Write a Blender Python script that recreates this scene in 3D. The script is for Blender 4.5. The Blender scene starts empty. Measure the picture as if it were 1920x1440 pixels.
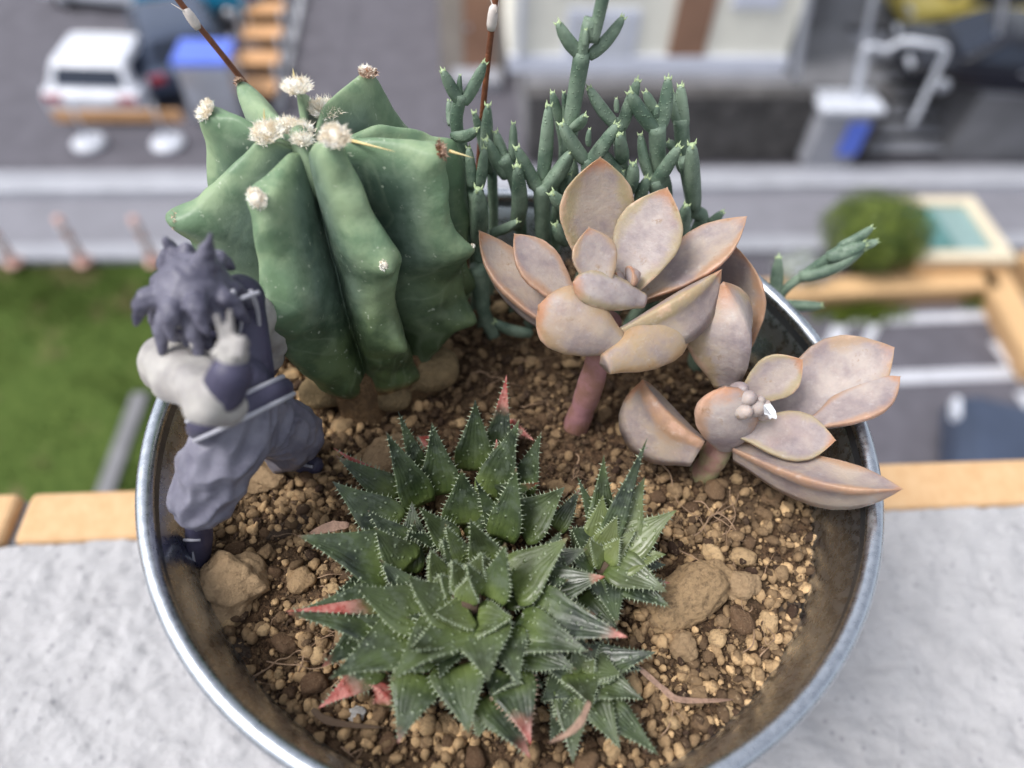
import bpy, bmesh, math, random
import numpy as np
from mathutils import Vector as V, Matrix, noise, Quaternion
R_ = math.radians
random.seed(7); np.random.seed(7)
scene = bpy.context.scene
C = scene.collection

# ------------------------------------------------------------------ camera
F = 1300.0
TH, RO = R_(52.56), R_(3.49)
CAM = V((-.00098, -.0784, .11186))
c_, s_ = math.cos(TH), math.sin(TH)
FW = V((0, c_, -s_)); RX = V((1, 0, 0)); UPV = V((0, s_, c_))
CR = RX * math.cos(RO) + UPV * math.sin(RO)
CU = -RX * math.sin(RO) + UPV * math.cos(RO)
cam_d = bpy.data.cameras.new('camera'); cam = bpy.data.objects.new('camera', cam_d); C.objects.link(cam)
m = Matrix.Identity(4)
for i in range(3):
    m[i][0] = CR[i]; m[i][1] = CU[i]; m[i][2] = -FW[i]; m[i][3] = CAM[i]
cam.matrix_world = m
cam_d.sensor_width = 36; cam_d.lens = F / 1920 * 36
cam_d.clip_start = .005; cam_d.clip_end = 300
cam_d.dof.use_dof = True; cam_d.dof.focus_distance = .131; cam_d.dof.aperture_fstop = 8.0
scene.camera = cam

# ------------------------------------------------------------------ light
SUN_EL, SUN_AZ = R_(58), R_(-105)       # azimuth measured from +y towards +x
w = bpy.data.worlds.new('World'); scene.world = w; w.use_nodes = True
nt = w.node_tree; nt.nodes.clear()
sky = nt.nodes.new('ShaderNodeTexSky'); sky.sky_type = 'NISHITA'; sky.sun_disc = False
sky.sun_elevation = SUN_EL; sky.sun_rotation = SUN_AZ; sky.dust_density = 3.0
hs = nt.nodes.new('ShaderNodeHueSaturation'); hs.inputs['Saturation'].default_value = .32
bg = nt.nodes.new('ShaderNodeBackground'); bg.inputs['Strength'].default_value = .14
wo = nt.nodes.new('ShaderNodeOutputWorld')
nt.links.new(sky.outputs[0], hs.inputs['Color']); nt.links.new(hs.outputs[0], bg.inputs['Color']); nt.links.new(bg.outputs[0], wo.inputs['Surface'])
sl = bpy.data.lights.new('sun', 'SUN'); sl.energy = 1.5; sl.angle = R_(22); sl.color = (1, .975, .95)
so = bpy.data.objects.new('sun', sl); C.objects.link(so)
sd = V((math.sin(SUN_AZ) * math.cos(SUN_EL), math.cos(SUN_AZ) * math.cos(SUN_EL), math.sin(SUN_EL)))
so.rotation_euler = sd.to_track_quat('Z', 'Y').to_euler()
scene.view_settings.view_transform = 'Standard'; scene.view_settings.look = 'None'
scene.view_settings.exposure = .78; scene.view_settings.gamma = 1
scene.view_settings.use_curve_mapping = False
scene.cycles.max_bounces = 8; scene.cycles.use_denoising = True

# ------------------------------------------------------------------ pixel (1920x1440) -> point
def ray(px, py): return FW + CR * ((px - 960) / F) - CU * ((py - 720) / F)
def U(px, py, z):
    d = ray(px, py); return CAM + d * ((z - CAM.z) / d.z)
def UY(px, py, Y):
    d = ray(px, py); return CAM + d * ((Y - CAM.y) / d.y)
def PX(p):
    d = V(p) - CAM; k = d.dot(FW); return 960 + F * d.dot(CR) / k, 720 - F * d.dot(CU) / k
def elev_tip(px, py, base, el):
    """point on the pixel's ray whose elevation above `base` is el (radians)"""
    best = None; d = ray(px, py)
    for i in range(400):
        z = base.z - .02 + i * .00017
        p = CAM + d * ((z - CAM.z) / d.z); q = p - base
        a = math.atan2(q.z, math.hypot(q.x, q.y)); e = abs(a - el)
        if best is None or e < best[0]: best = (e, p)
    return best[1]
def sm(a, b, x):
    t = min(1, max(0, (x - a) / (b - a))); return t * t * (3 - 2 * t)
def lerp(a, b, t): return a + (b - a) * t
def interp(t, xs, ys): return float(np.interp(t, xs, ys))

# ------------------------------------------------------------------ materials
def srgb(r, g, b):
    f = lambda c: (c / 12.92 if c <= .04045 else ((c + .055) / 1.055) ** 2.4)
    return (f(r / 255), f(g / 255), f(b / 255), 1)
class Mat:
    def __init__(s, name, rough=.6, metal=0, spec=.5, sss=0, ssr=(.6, .5, .3), sscale=.002, coat=0):
        s.m = bpy.data.materials.new(name); s.m.use_nodes = True
        s.n = s.m.node_tree.nodes; s.l = s.m.node_tree.links
        s.b = s.n['Principled BSDF']
        s.b.inputs['Roughness'].default_value = rough; s.b.inputs['Metallic'].default_value = metal
        s.b.inputs['Specular IOR Level'].default_value = spec
        if sss:
            s.b.inputs['Subsurface Weight'].default_value = sss
            s.b.inputs['Subsurface Radius'].default_value = ssr
            s.b.inputs['Subsurface Scale'].default_value = sscale
        s.b.inputs['Coat Weight'].default_value = coat
        s._tc = None; s._h = None
    def tc(s, kind='Object'):
        if s._tc is None: s._tc = s.n.new('ShaderNodeTexCoord')
        return s._tc.outputs[kind]
    def set(s, inp, v):
        if isinstance(v, (int, float, tuple)): inp.default_value = v
        else: s.l.new(v, inp)
    def noise(s, scale, detail=4, rough=.6, dist=0, vec=None, dim=None):
        n = s.n.new('ShaderNodeTexNoise'); s.set(n.inputs['Vector'], vec or s.tc())
        n.inputs['Scale'].default_value = scale; n.inputs['Detail'].default_value = detail
        n.inputs['Roughness'].default_value = rough; n.inputs['Distortion'].default_value = dist
        return n.outputs['Fac']
    def vor(s, scale, feature='F1', vec=None):
        n = s.n.new('ShaderNodeTexVoronoi'); n.feature = feature; s.set(n.inputs['Vector'], vec or s.tc())
        n.inputs['Scale'].default_value = scale; return n.outputs['Distance']
    def ramp(s, fac, a, b, ca=0., cb=1.):
        n = s.n.new('ShaderNodeMapRange'); n.interpolation_type = 'SMOOTHSTEP'; s.set(n.inputs['Value'], fac)
        n.inputs['From Min'].default_value = a; n.inputs['From Max'].default_value = b
        n.inputs['To Min'].default_value = ca; n.inputs['To Max'].default_value = cb
        return n.outputs['Result']
    def mix(s, fac, a, b, mode='MIX'):
        n = s.n.new('ShaderNodeMix'); n.data_type = 'RGBA'; n.blend_type = mode
        s.set(n.inputs[0], fac); s.set(n.inputs[6], a); s.set(n.inputs[7], b); return n.outputs[2]
    def math(s, op, a, b=0.):
        n = s.n.new('ShaderNodeMath'); n.operation = op; s.set(n.inputs[0], a); s.set(n.inputs[1], b); return n.outputs[0]
    def attr(s, name, out='Fac'):
        n = s.n.new('ShaderNodeAttribute'); n.attribute_name = name; return n.outputs[out]
    def oi(s, out='Random'):
        n = s.n.new('ShaderNodeObjectInfo'); return n.outputs[out]
    def col(s, v): s.set(s.b.inputs['Base Color'], v)
    def rough(s, v): s.set(s.b.inputs['Roughness'], v)
    def bump(s, h, dist, strength=1.):
        n = s.n.new('ShaderNodeBump'); s.set(n.inputs['Height'], h); n.inputs['Distance'].default_value = dist
        n.inputs['Strength'].default_value = strength
        if s._h is not None: s.l.new(s._h, n.inputs['Normal'])
        s._h = n.outputs['Normal']; s.l.new(s._h, s.b.inputs['Normal'])
def plain(name, col, rough=.6, metal=0, var=.12, scale=4., bumpd=0, **k):
    M = Mat(name, rough, metal, **k)
    n = M.noise(scale, 5)
    a = tuple(c * (1 - var) for c in col[:3]) + (1,); b = tuple(min(1, c * (1 + var)) for c in col[:3]) + (1,)
    M.col(M.mix(M.ramp(n, .3, .7), a, b))
    if bumpd: M.bump(M.noise(scale * 4, 5), bumpd)
    return M.m

# cactus
M = Mat('cactus_skin', .42, spec=.35, sss=.05, ssr=(.3, .5, .2), sscale=.0015)
big = M.noise(90, 4); vein = M.noise(55, 2, .5, .6)
vv = M.math('ABSOLUTE', M.math('SUBTRACT', vein, .5))
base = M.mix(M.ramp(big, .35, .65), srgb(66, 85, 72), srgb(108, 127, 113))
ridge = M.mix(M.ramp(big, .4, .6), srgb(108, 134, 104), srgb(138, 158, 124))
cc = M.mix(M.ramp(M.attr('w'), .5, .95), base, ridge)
low_green = M.mix(M.ramp(big, .4, .62), srgb(56, 70, 46), srgb(82, 98, 62))
cc = M.mix(M.ramp(M.attr('lo'), .35, .8), cc, low_green)  # darker green towards the foot of the body
cc = M.mix(M.ramp(vv, .02, .0, 0, .08), cc, srgb(176, 190, 160))
scr = M.noise(700, 2, .6); cc = M.mix(M.ramp(scr, .66, .74, 0, .45), cc, srgb(190, 198, 178))
cork = M.mix(M.ramp(M.noise(500, 5), .35, .65), srgb(92, 70, 46), srgb(150, 122, 84))
cc = M.mix(M.attr('cork'), cc, cork)
M.col(cc); M.rough(M.ramp(big, .3, .7, .36, .55))
M.bump(M.noise(260, 5, .6), .0006, .5); M.bump(vv, .0008, .35)
CACTUS = M.m
M = Mat('wool', .9, spec=.1, sss=.2, ssr=(1, .8, .6), sscale=.001)
M.col(M.mix(M.ramp(M.noise(600, 3), .35, .65), srgb(240, 228, 206), srgb(255, 252, 244))); WOOL = M.m
M = Mat('old_wool', .9, spec=.1)
M.col(M.mix(M.ramp(M.noise(700, 3), .35, .65), srgb(120, 84, 62), srgb(205, 178, 158))); OLDWOOL = M.m
M = Mat('spine', .4, sss=.1); M.col(M.mix(M.ramp(M.noise(300), .3, .7), srgb(206, 172, 112), srgb(222, 208, 156))); SPINE = M.m
# ghost plant
M = Mat('ghost_leaf', .44, spec=.35, sss=.28, ssr=(1., .55, .35), sscale=.0035)
n1 = M.noise(90, 5, .65); n2 = M.noise(260, 5, .7); rnd = M.oi()
body = M.mix(M.ramp(n1, .32, .68), srgb(132, 120, 124), srgb(182, 171, 166))
body = M.mix(M.ramp(M.noise(60, 3), .5, .68, 0, .45), body, srgb(168, 140, 130))
och = M.n.new('ShaderNodeSeparateColor'); M.l.new(M.oi('Color'), och.inputs[0])
body = M.mix(M.math('MULTIPLY', och.outputs[0], M.ramp(n1, .38, .62, .25, .95)), body, srgb(160, 134, 90))
edgec = M.mix(M.ramp(rnd, .2, .8), srgb(164, 122, 88), srgb(154, 140, 96))
e = M.math('ADD', M.attr('e'), M.ramp(n1, .3, .7, -.22, .22))
cc = M.mix(M.ramp(e, .52, .95, 0, .65), body, edgec)
cc = M.mix(M.ramp(M.math('ADD', M.attr('t'), M.ramp(n1, .3, .7, -.08, .08)), .86, 1.03), cc, srgb(166, 122, 94))
cc = M.mix(M.ramp(e, .95, 1.15, 0, .5), cc, srgb(206, 168, 148))
cc = M.mix(M.oi('Alpha') if False else M.math('MULTIPLY', M.ramp(n2, .57, .66, 0, .6), M.ramp(n1, .52, .6)), cc, srgb(128, 96, 62))
cc = M.mix(M.ramp(M.noise(500, 4, .7), .56, .72, 0, .16), cc, srgb(214, 208, 204))
M.col(cc); M.rough(M.ramp(n2, .3, .7, .36, .62))
M.bump(n2, .0005, .5); M.bump(M.noise(1400, 3), .00015, .4)
GHOST = M.m
M = Mat('ghost_stem', .5, sss=.2, sscale=.002)
M.col(M.mix(M.ramp(M.noise(180, 4), .35, .65), srgb(150, 112, 104), srgb(150, 146, 108))); M.bump(M.noise(500), .0003); STEM = M.m
M = Mat('pink_stem', .5, sss=.2, sscale=.002)
M.col(M.mix(M.ramp(M.noise(180, 4), .35, .65), srgb(160, 118, 122), srgb(140, 104, 90))); M.bump(M.noise(500), .0003); PSTEM = M.m
# finger-leaved
M = Mat('finger_leaf', .5, spec=.35, sss=.04, ssr=(.3, .5, .3), sscale=.001)
n1 = M.noise(160, 3)
cc = M.mix(M.ramp(n1, .3, .7), srgb(80, 101, 86), srgb(130, 148, 129))
dots = M.vor(1500); cc = M.mix(M.ramp(dots, .32, .1, 0, .55), cc, srgb(138, 162, 134))
cc = M.mix(M.ramp(M.attr('t'), .985, 1.), cc, srgb(160, 178, 136))
M.col(cc); M.bump(M.math('MULTIPLY', M.ramp(dots, .35, .0), 1.), .0002, .8); FINGER = M.m
# aloe
M = Mat('aloe_leaf', .34, spec=.5, sss=.03, ssr=(.3, .5, .3), sscale=.001)
n1 = M.noise(140, 4); st = M.noise(500, 3)
cc = M.mix(M.ramp(n1, .32, .68), srgb(32, 41, 30), srgb(70, 84, 52))
cc = M.mix(M.ramp(st, .48, .66, 0, .5), cc, srgb(88, 98, 84))
d = M.vor(800); cc = M.mix(M.ramp(d, .26, .1, 0, .55), cc, srgb(142, 156, 128))
cc = M.mix(M.ramp(M.attr('t'), .42, .0, 0, .75), cc, M.mix(M.ramp(n1, .3, .7), srgb(70, 88, 42), srgb(112, 128, 66)))
sk = M.math('ABSOLUTE', M.math('SINE', M.math('ADD', M.math('MULTIPLY', M.attr('e'), 11.), M.math('MULTIPLY', n1, 6.))))
cc = M.mix(M.ramp(sk, .3, .0, 0, .16), cc, srgb(26, 34, 24))
cc = M.mix(M.ramp(M.attr('e'), .93, 1., 0, .22), cc, srgb(138, 152, 112))
red = M.n.new('ShaderNodeSeparateColor'); M.l.new(M.oi('Color'), red.inputs[0])
tt = M.math('ADD', M.attr('t'), M.ramp(n1, .3, .7, -.12, .12))
rf = M.ramp(M.math('ADD', tt, red.outputs[0]), .95, 1.35)
cc = M.mix(rf, cc, M.mix(M.ramp(st, .35, .65), srgb(150, 68, 60), srgb(184, 124, 114)))
cc = M.mix(M.math('MULTIPLY', red.outputs[1], .55), cc, srgb(160, 172, 104))
M.col(cc); M.bump(M.ramp(d, .32, .0), .00025, .7); M.bump(n1, .0006, .35); M.bump(sk, .0002, .25); M.rough(M.ramp(n1, .3, .7, .28, .5))
ALOE = M.m
M = Mat('aloe_tooth', .5, sss=.3, ssr=(1, .8, .6), sscale=.001)
r2 = M.n.new('ShaderNodeSeparateColor'); M.l.new(M.oi('Color'), r2.inputs[0])
M.col(M.mix(M.ramp(r2.outputs[0], .2, .7), srgb(146, 156, 130), srgb(190, 140, 126))); TOOTH = M.m
# soil & pebbles
M = Mat('soil', .95, spec=.2)
n1 = M.noise(140, 6, .7); n2 = M.noise(900, 5, .7)
cc = M.mix(M.ramp(n2, .3, .7), srgb(50, 37, 29), srgb(124, 98, 74))
cc = M.mix(M.ramp(n1, .4, .65, 0, .6), cc, srgb(108, 90, 70)); M.col(cc); M.bump(n2, .0012); M.bump(n1, .002); SOIL = M.m
def stone_mat(name, a, b, dark, use_attr, bumps=1., sc=1.):
    M = Mat(name, .88, spec=.25)
    r = M.attr('shade') if use_attr else M.oi()
    n1 = M.noise(350 * sc, 6, .7); n2 = M.noise(1500 * sc, 4, .7)
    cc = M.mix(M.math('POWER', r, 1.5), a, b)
    cc = M.mix(M.ramp(n1, .45, .68, 0, .55), cc, dark)
    cc = M.mix(M.ramp(n2, .55, .7, 0, .4), cc, srgb(198, 172, 138))
    M.col(cc); M.bump(n1, .0009, bumps); M.bump(n2, .0003, .8 * bumps); return M.m
PEB = stone_mat('pebble', srgb(100, 77, 58), srgb(214, 182, 138), srgb(96, 78, 62), False, .9, .0045)
GRIT = stone_mat('grit', srgb(62, 46, 36), srgb(208, 174, 130), srgb(62, 50, 42), True)
ROCK = stone_mat('rock', srgb(180, 152, 118), srgb(186, 158, 124), srgb(140, 114, 86), False, 1.2, .008)
LOAM = stone_mat('speckled_rock', srgb(184, 154, 116), srgb(190, 160, 122), srgb(78, 64, 52), False, 1.4, .012)
BARK = plain('bark', srgb(92, 76, 62), .95, var=.35, scale=6, bumpd=.0008)
ROOT = plain('root', srgb(150, 124, 100), .8, var=.3, scale=300)
DRY = plain('dry_leaf', srgb(160, 130, 112), .7, var=.25, scale=400, bumpd=.0004)
TWIG = plain('twig', srgb(112, 66, 42), .5, var=.25, scale=300, bumpd=.0003)
PAPER = plain('papery', srgb(205, 196, 190), .6, var=.15, scale=300)
FLAKE = plain('flake', srgb(215, 218, 224), .35, var=.1, scale=400)
WHITEBIT = plain('white_grit', srgb(225, 222, 218), .8, var=.1, scale=500, bumpd=.0004)
# zinc pot
M = Mat('zinc', .3, 1.)
sp = M.noise(600, 4, .6)
M.col(M.mix(M.ramp(sp, .3, .7), srgb(186, 192, 200), srgb(200, 206, 214))); M.rough(M.ramp(sp, .3, .7, .22, .34))
ZINC = M.m
M = Mat('dusty_zinc', .5, .9)
big = M.noise(24, 4, .55); fine = M.noise(1300, 3, .8)
sx = M.n.new('ShaderNodeSeparateXYZ'); M.l.new(M.tc(), sx.inputs[0])
hgt = M.ramp(sx.outputs[2], -.001, -.0125)
dust = M.ramp(M.math('ADD', M.math('ADD', M.math('MULTIPLY', big, .9), M.math('MULTIPLY', fine, .14)), M.math('MULTIPLY', hgt, .5)), .70, 1.0)
met = M.mix(M.ramp(M.noise(20, 3), .35, .65), srgb(104, 110, 120), srgb(150, 158, 168))
M.col(M.mix(dust, met, M.mix(M.ramp(fine, .3, .7), srgb(116, 98, 80), srgb(180, 156, 128))))
M.set(M.b.inputs['Metallic'], M.ramp(dust, 0, 1, .95, 0.)); M.rough(M.ramp(dust, 0, 1, .32, .9)); M.bump(fine, .0002, .6)
DUSTY = M.m
# figurine paints
def paint(name, c, dark, rough=.5):
    M = Mat(name, rough, spec=.4, sss=.08, sscale=.001)
    n = M.noise(160, 4)
    M.col(M.mix(M.ramp(n, .3, .7), dark, c)); M.bump(M.noise(900, 3), .0001, .4); return M.m
FP_HAIR = paint('grey_violet_paint', srgb(104, 103, 118), srgb(66, 65, 82))
FP_TROU = paint('lilac_grey_paint', srgb(126, 125, 138), srgb(96, 95, 110))
FP_PALE = paint('pale_grey_paint', srgb(178, 175, 170), srgb(140, 136, 136))
FP_DARK = paint('dark_violet_paint', srgb(72, 70, 92), srgb(52, 50, 70))
FP_LINE = paint('light_line_paint', srgb(176, 176, 184), srgb(150, 150, 160))
# ledge etc
M = Mat('stucco', .85, spec=.25)
n1 = M.noise(70, 5, .6); n2 = M.noise(420, 5, .65); big = M.noise(9, 3)
cc = M.mix(M.ramp(n1, .28, .62), srgb(164, 163, 165), srgb(175, 174, 176))
cc = M.mix(M.ramp(big, .4, .65, 0, .2), cc, srgb(166, 168, 172))
cc = M.mix(M.ramp(M.vor(210), .2, .08, 0, .55), cc, srgb(112, 112, 118))
M.col(cc); M.bump(n1, .005, .6); M.bump(n2, .0014, .6); STUCCO = M.m
M = Mat('tile', .75, spec=.25)
M.col(M.mix(M.ramp(M.noise(160, 6, .75), .3, .7), srgb(196, 158, 116), srgb(206, 172, 132))); M.bump(M.noise(500), .0006, .5); TILE = M.m
MORTAR = plain('mortar', srgb(134, 136, 142), .9, var=.12, scale=300, bumpd=.001)

# ------------------------------------------------------------------ object helpers
def link(name, me, mat=None, parent=None, smooth=True, **props):
    o = bpy.data.objects.new(name, me); C.objects.link(o)
    if mat is not None:
        for mm in (mat if isinstance(mat, (list, tuple)) else [mat]): me.materials.append(mm)
    if smooth and me is not None: me.polygons.foreach_set('use_smooth', [True] * len(me.polygons))
    if parent is not None: o.parent = parent
    for k, v in props.items(): o[k] = v
    return o
def mesh(name, vs, fs, attrs=None):
    me = bpy.data.meshes.new(name); me.from_pydata([tuple(v) for v in vs], [], fs)
    for k, a in (attrs or {}).items():
        at = me.attributes.new(k, 'FLOAT', 'POINT'); at.data.foreach_set('value', a)
    me.update(); return me
def empty(name, loc, label, cat, group=None):
    o = bpy.data.objects.new(name, None); C.objects.link(o); o.location = loc; o['label'] = label; o['category'] = cat
    o.empty_display_size = .01
    if group: o['group'] = group
    return o
def frames(path):
    path = [V(p) for p in path]; out = []; up = None
    for i, p in enumerate(path):
        t = (path[min(i + 1, len(path) - 1)] - path[max(i - 1, 0)]).normalized()
        if up is None:
            up = t.orthogonal().normalized()
        up = (up - t * up.dot(t)).normalized(); out.append((p, t, up, t.cross(up)))
    return out
def catmull(pts, n):
    pts = [V(p) for p in pts]; out = []
    P = [pts[0] * 2 - pts[1]] + pts + [pts[-1] * 2 - pts[-2]]
    for i in range(1, len(P) - 2):
        for k in range(n):
            t = k / n; a, b, c, d = P[i - 1], P[i], P[i + 1], P[i + 2]
            out.append(.5 * ((2 * b) + (c - a) * t + (2 * a - 5 * b + 4 * c - d) * t * t + (3 * b - a - 3 * c + d) * t ** 3))
    out.append(pts[-1]); return out
class Buf:
    def __init__(s): s.v = []; s.f = []; s.a = {}
    def add(s, vs, fs, **at):
        o = len(s.v); s.v += [V(v) for v in vs]; s.f += [tuple(i + o for i in f) for f in fs]
        for k, x in at.items(): s.a.setdefault(k, []).extend(x)
    def tube(s, path, rad, n=8, caps=True, shape=None):
        fr = frames(path); vs = []; fs = []; N = len(fr)
        for i, (p, t, u, b) in enumerate(fr):
            r = rad(i / (N - 1)) if callable(rad) else rad
            for k in range(n):
                a = 2 * math.pi * k / n; q = shape(a) if shape else 1
                vs.append(p + (u * math.cos(a) + b * math.sin(a)) * r * q)
        for i in range(N - 1):
            for k in range(n):
                a, b2 = i * n + k, i * n + (k + 1) % n; fs.append((a, b2, b2 + n, a + n))
        if caps:
            vs.append(fr[0][0]); fs += [(len(vs) - 1, (k + 1) % n, k) for k in range(n)]
            vs.append(fr[-1][0]); o = (N - 1) * n; fs += [(len(vs) - 1, o + k, o + (k + 1) % n) for k in range(n)]
        s.add(vs, fs, t=[min(1, i // n / (N - 1)) for i in range(N * n)] + ([0, 1] if caps else []))
    def cone(s, p, q, r, n=5):
        p, q = V(p), V(q); t = (q - p).normalized(); u = t.orthogonal().normalized(); b = t.cross(u)
        vs = [p + (u * math.cos(2 * math.pi * k / n) + b * math.sin(2 * math.pi * k / n)) * r for k in range(n)] + [q]
        s.add(vs, [(k, (k + 1) % n, n) for k in range(n)], t=[0] * n + [1])
    def box(s, c, ex, ey, ez):
        c, ex, ey, ez = V(c), V(ex), V(ey), V(ez)
        vs = [c + ex * i + ey * j + ez * k for k in (-1, 1) for j in (-1, 1) for i in (-1, 1)]
        s.add(vs, [(0, 2, 3, 1), (4, 5, 7, 6), (0, 1, 5, 4), (2, 6, 7, 3), (0, 4, 6, 2), (1, 3, 7, 5)], t=[0] * 8)
    def ellips(s, c, rx, ry, rz, n=14, rot=None):
        c = V(c); vs = []; fs = []
        for j in range(n + 1):
            a = math.pi * j / n
            for i in range(2 * n):
                b = math.pi * i / n
                q = V((rx * math.sin(a) * math.cos(b), ry * math.sin(a) * math.sin(b), rz * math.cos(a)))
                vs.append(c + ((rot @ q) if rot else q))
        for j in range(n):
            for i in range(2 * n):
                a, b2 = j * 2 * n + i, j * 2 * n + (i + 1) % (2 * n); fs.append((a, a + 2 * n, b2 + 2 * n, b2))
        s.add(vs, fs, t=[0] * len(vs))
    def mesh(s, name): return mesh(name, s.v, s.f, s.a if all(len(a) == len(s.v) for a in s.a.values()) else None)
    def link(s, name, mat, parent=None, smooth=True, **p): return link(name, s.mesh(name), mat, parent, smooth, **p)
def remesh(buf, name, voxel, smooth=4, noise_amp=0, noise_scale=200):
    me = buf.mesh(name + '_raw'); o = bpy.data.objects.new('tmp', me); C.objects.link(o)
    r = o.modifiers.new('r', 'REMESH'); r.mode = 'VOXEL'; r.voxel_size = voxel
    q = o.modifiers.new('s', 'SMOOTH'); q.iterations = smooth; q.factor = .5
    dg = bpy.context.evaluated_depsgraph_get(); out = bpy.data.meshes.new_from_object(o.evaluated_get(dg)); out.name = name
    bpy.data.objects.remove(o)
    if noise_amp:
        nrm = [v.normal.copy() for v in out.vertices]
        for v, nv in zip(out.vertices, nrm): v.co += nv * noise_amp * noise.noise(v.co * noise_scale)
    return out

# ------------------------------------------------------------------ soil height
SZ, SR = -.018, .0645
def soil_h(x, y):
    p = V((x, y, 0))
    h = SZ + .0011 * noise.noise(p * 70) + .0006 * noise.noise(p * 190)
    h += .002 * math.exp(-((x + .004) ** 2 + (y + .03) ** 2) / .0004)
    return h
def build_soil():
    vs, fs = [(0, 0, soil_h(0, 0))], []; nr, na = 70, 220
    for i in range(1, nr + 1):
        for k in range(na):
            a = 2 * math.pi * k / na; r = (SR + .0015) * i / nr; x, y = r * math.cos(a), r * math.sin(a)
            z = soil_h(x, y) + .0006 * noise.noise(V((x, y, 3)) * 600)
            vs.append((x, y, z))
    for k in range(na): fs.append((0, 1 + k, 1 + (k + 1) % na))
    for i in range(nr - 1):
        for k in range(na):
            a, b = 1 + i * na + k, 1 + i * na + (k + 1) % na; fs.append((a, a + na, b + na, b))
    link('potting_soil', mesh('potting_soil', vs, fs), SOIL, kind='stuff', label='dark potting soil filling the zinc pot', category='soil')

# ------------------------------------------------------------------ pot
POT_H = .1
def build_pot():
    root = empty('plant_pot', (0, 0, -POT_H), 'round galvanised zinc pot with dusty inner wall holding all the succulents', 'plant pot')
    loc = V((0, 0, POT_H))
    def lathe(prof, n=200):
        vs = []; fs = []
        for (r, z) in prof:
            for k in range(n):
                a = 2 * math.pi * k / n; vs.append((r * math.cos(a), r * math.sin(a), z + POT_H))
        for i in range(len(prof) - 1):
            for k in range(n):
                a, b = i * n + k, i * n + (k + 1) % n; fs.append((a, b, b + n, a + n))
        return vs, fs
    v, f = lathe([(.0675, -.0005), (.0672, -.002), (.0668, -.006), (.0662, -.012), (.0655, -.018), (.064, -.03), (.05, -.0945), (.0, -.0945)][::-1])
    link('inner_wall', mesh('inner_wall', v, f), DUSTY, root)
    v, f = lathe([(0, -.0985), (.052, -.0985), (.053, -.096), (.0655, -.006), (.0678, -.0015)][::-1])
    link('outer_wall', mesh('outer_wall', v, f), ZINC, root)
    prof = [(.0685 + .00155 * math.cos(a), .00150 * math.sin(a)) for a in [2 * math.pi * i / 20 for i in range(21)]]
    v, f = lathe(prof[::-1], 260)
    link('rim', mesh('rim', v, f), ZINC, root)
build_pot(); build_soil()

# ------------------------------------------------------------------ ledge (yawed with the street by YW)
YW = R_(6.25)
EX = V((math.cos(YW), math.sin(YW), 0)); EY = V((-math.sin(YW), math.cos(YW), 0))
def L2(x, y, z): return EX * x + EY * y + V((0, 0, z))
def loc2(p): return p.dot(EX), p.dot(EY)
yE = loc2(U(0, 1018, -POT_H))[1]; yT = loc2(U(250, 915, -POT_H))[1]
def build_ledge():
    x0, x1, y0 = -.42, .42, -.22
    nx, ny = 560, 300; vs = []; fs = []
    for j in range(ny + 1):
        for i in range(nx + 1):
            x = lerp(x0, x1, i / nx); y = lerp(y0, yE + .0012 * noise.noise(V((x * 60, 0, 5))), j / ny)
            p = V((x * 120, y * 120, 0)); h = .0013 * noise.noise(p) + .0014 * abs(noise.noise(p * 1.9)) + .0006 * noise.noise(p * 4.2)
            h -= .0016 * max(0, noise.noise(p * 1.4 + V((9, 3, 1))) - .25)
            if math.hypot(*(L2(x, y, 0).xy)) < .056: h = min(h, -.0002)
            if j == ny: h -= .003
            vs.append(L2(x, y, -POT_H + h - .0008))
    for j in range(ny):
        for i in range(nx):
            a = j * (nx + 1) + i; fs.append((a, a + 1, a + nx + 2, a + nx + 1))
    link('ledge_plaster', mesh('ledge_plaster', vs, fs), STUCCO, kind='structure')
    b = Buf(); b.box(L2(0, (y0 + yT) / 2 - .002, -POT_H - 3.5 - .012), EX * 3., EY * ((yT - y0) / 2 - .002), V((0, 0, 3.497)))
    b.link('building_wall', MORTAR, smooth=False, kind='structure')
    # capping tiles
    xj = loc2(U(32, 960, -POT_H))[0]
    root = empty('tile_capping', L2(0, yE, -POT_H - .01), 'row of sandy orange capping tiles along the outer edge of the ledge', 'tile')
    rl = root.location
    mb = Buf(); mb.box(L2(0, (yE + yT) / 2, -POT_H - .0085) - rl, EX * .9, EY * ((yT - yE) / 2 - .0015), V((0, 0, .0042))); mb.link('mortar_joint', MORTAR, root, False)
    W = .215; g = .0035
    me = None
    for k in range(-3, 5):
        cx = xj + (k - .5) * W; hx = W / 2 - g / 2; hy = (yT - yE) / 2
        if me is None:
            bm = bmesh.new(); bmesh.ops.create_cube(bm, size=1)
            for v in bm.verts: v.co = V((v.co.x * 2 * hx, v.co.y * 2 * hy, v.co.z * .011))
            bmesh.ops.bevel(bm, geom=bm.edges[:], offset=.0022, segments=3, affect='EDGES', profile=.5)
            me = bpy.data.meshes.new('tile'); bm.to_mesh(me); bm.free(); me.materials.append(TILE)
        o = bpy.data.objects.new('tile', me); C.objects.link(o); o.parent = root
        o.location = L2(cx, (yE + yT) / 2, -POT_H - .0055 - .0005 * random.random()) - rl; o.rotation_euler = (0, 0, YW)
build_ledge()

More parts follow.
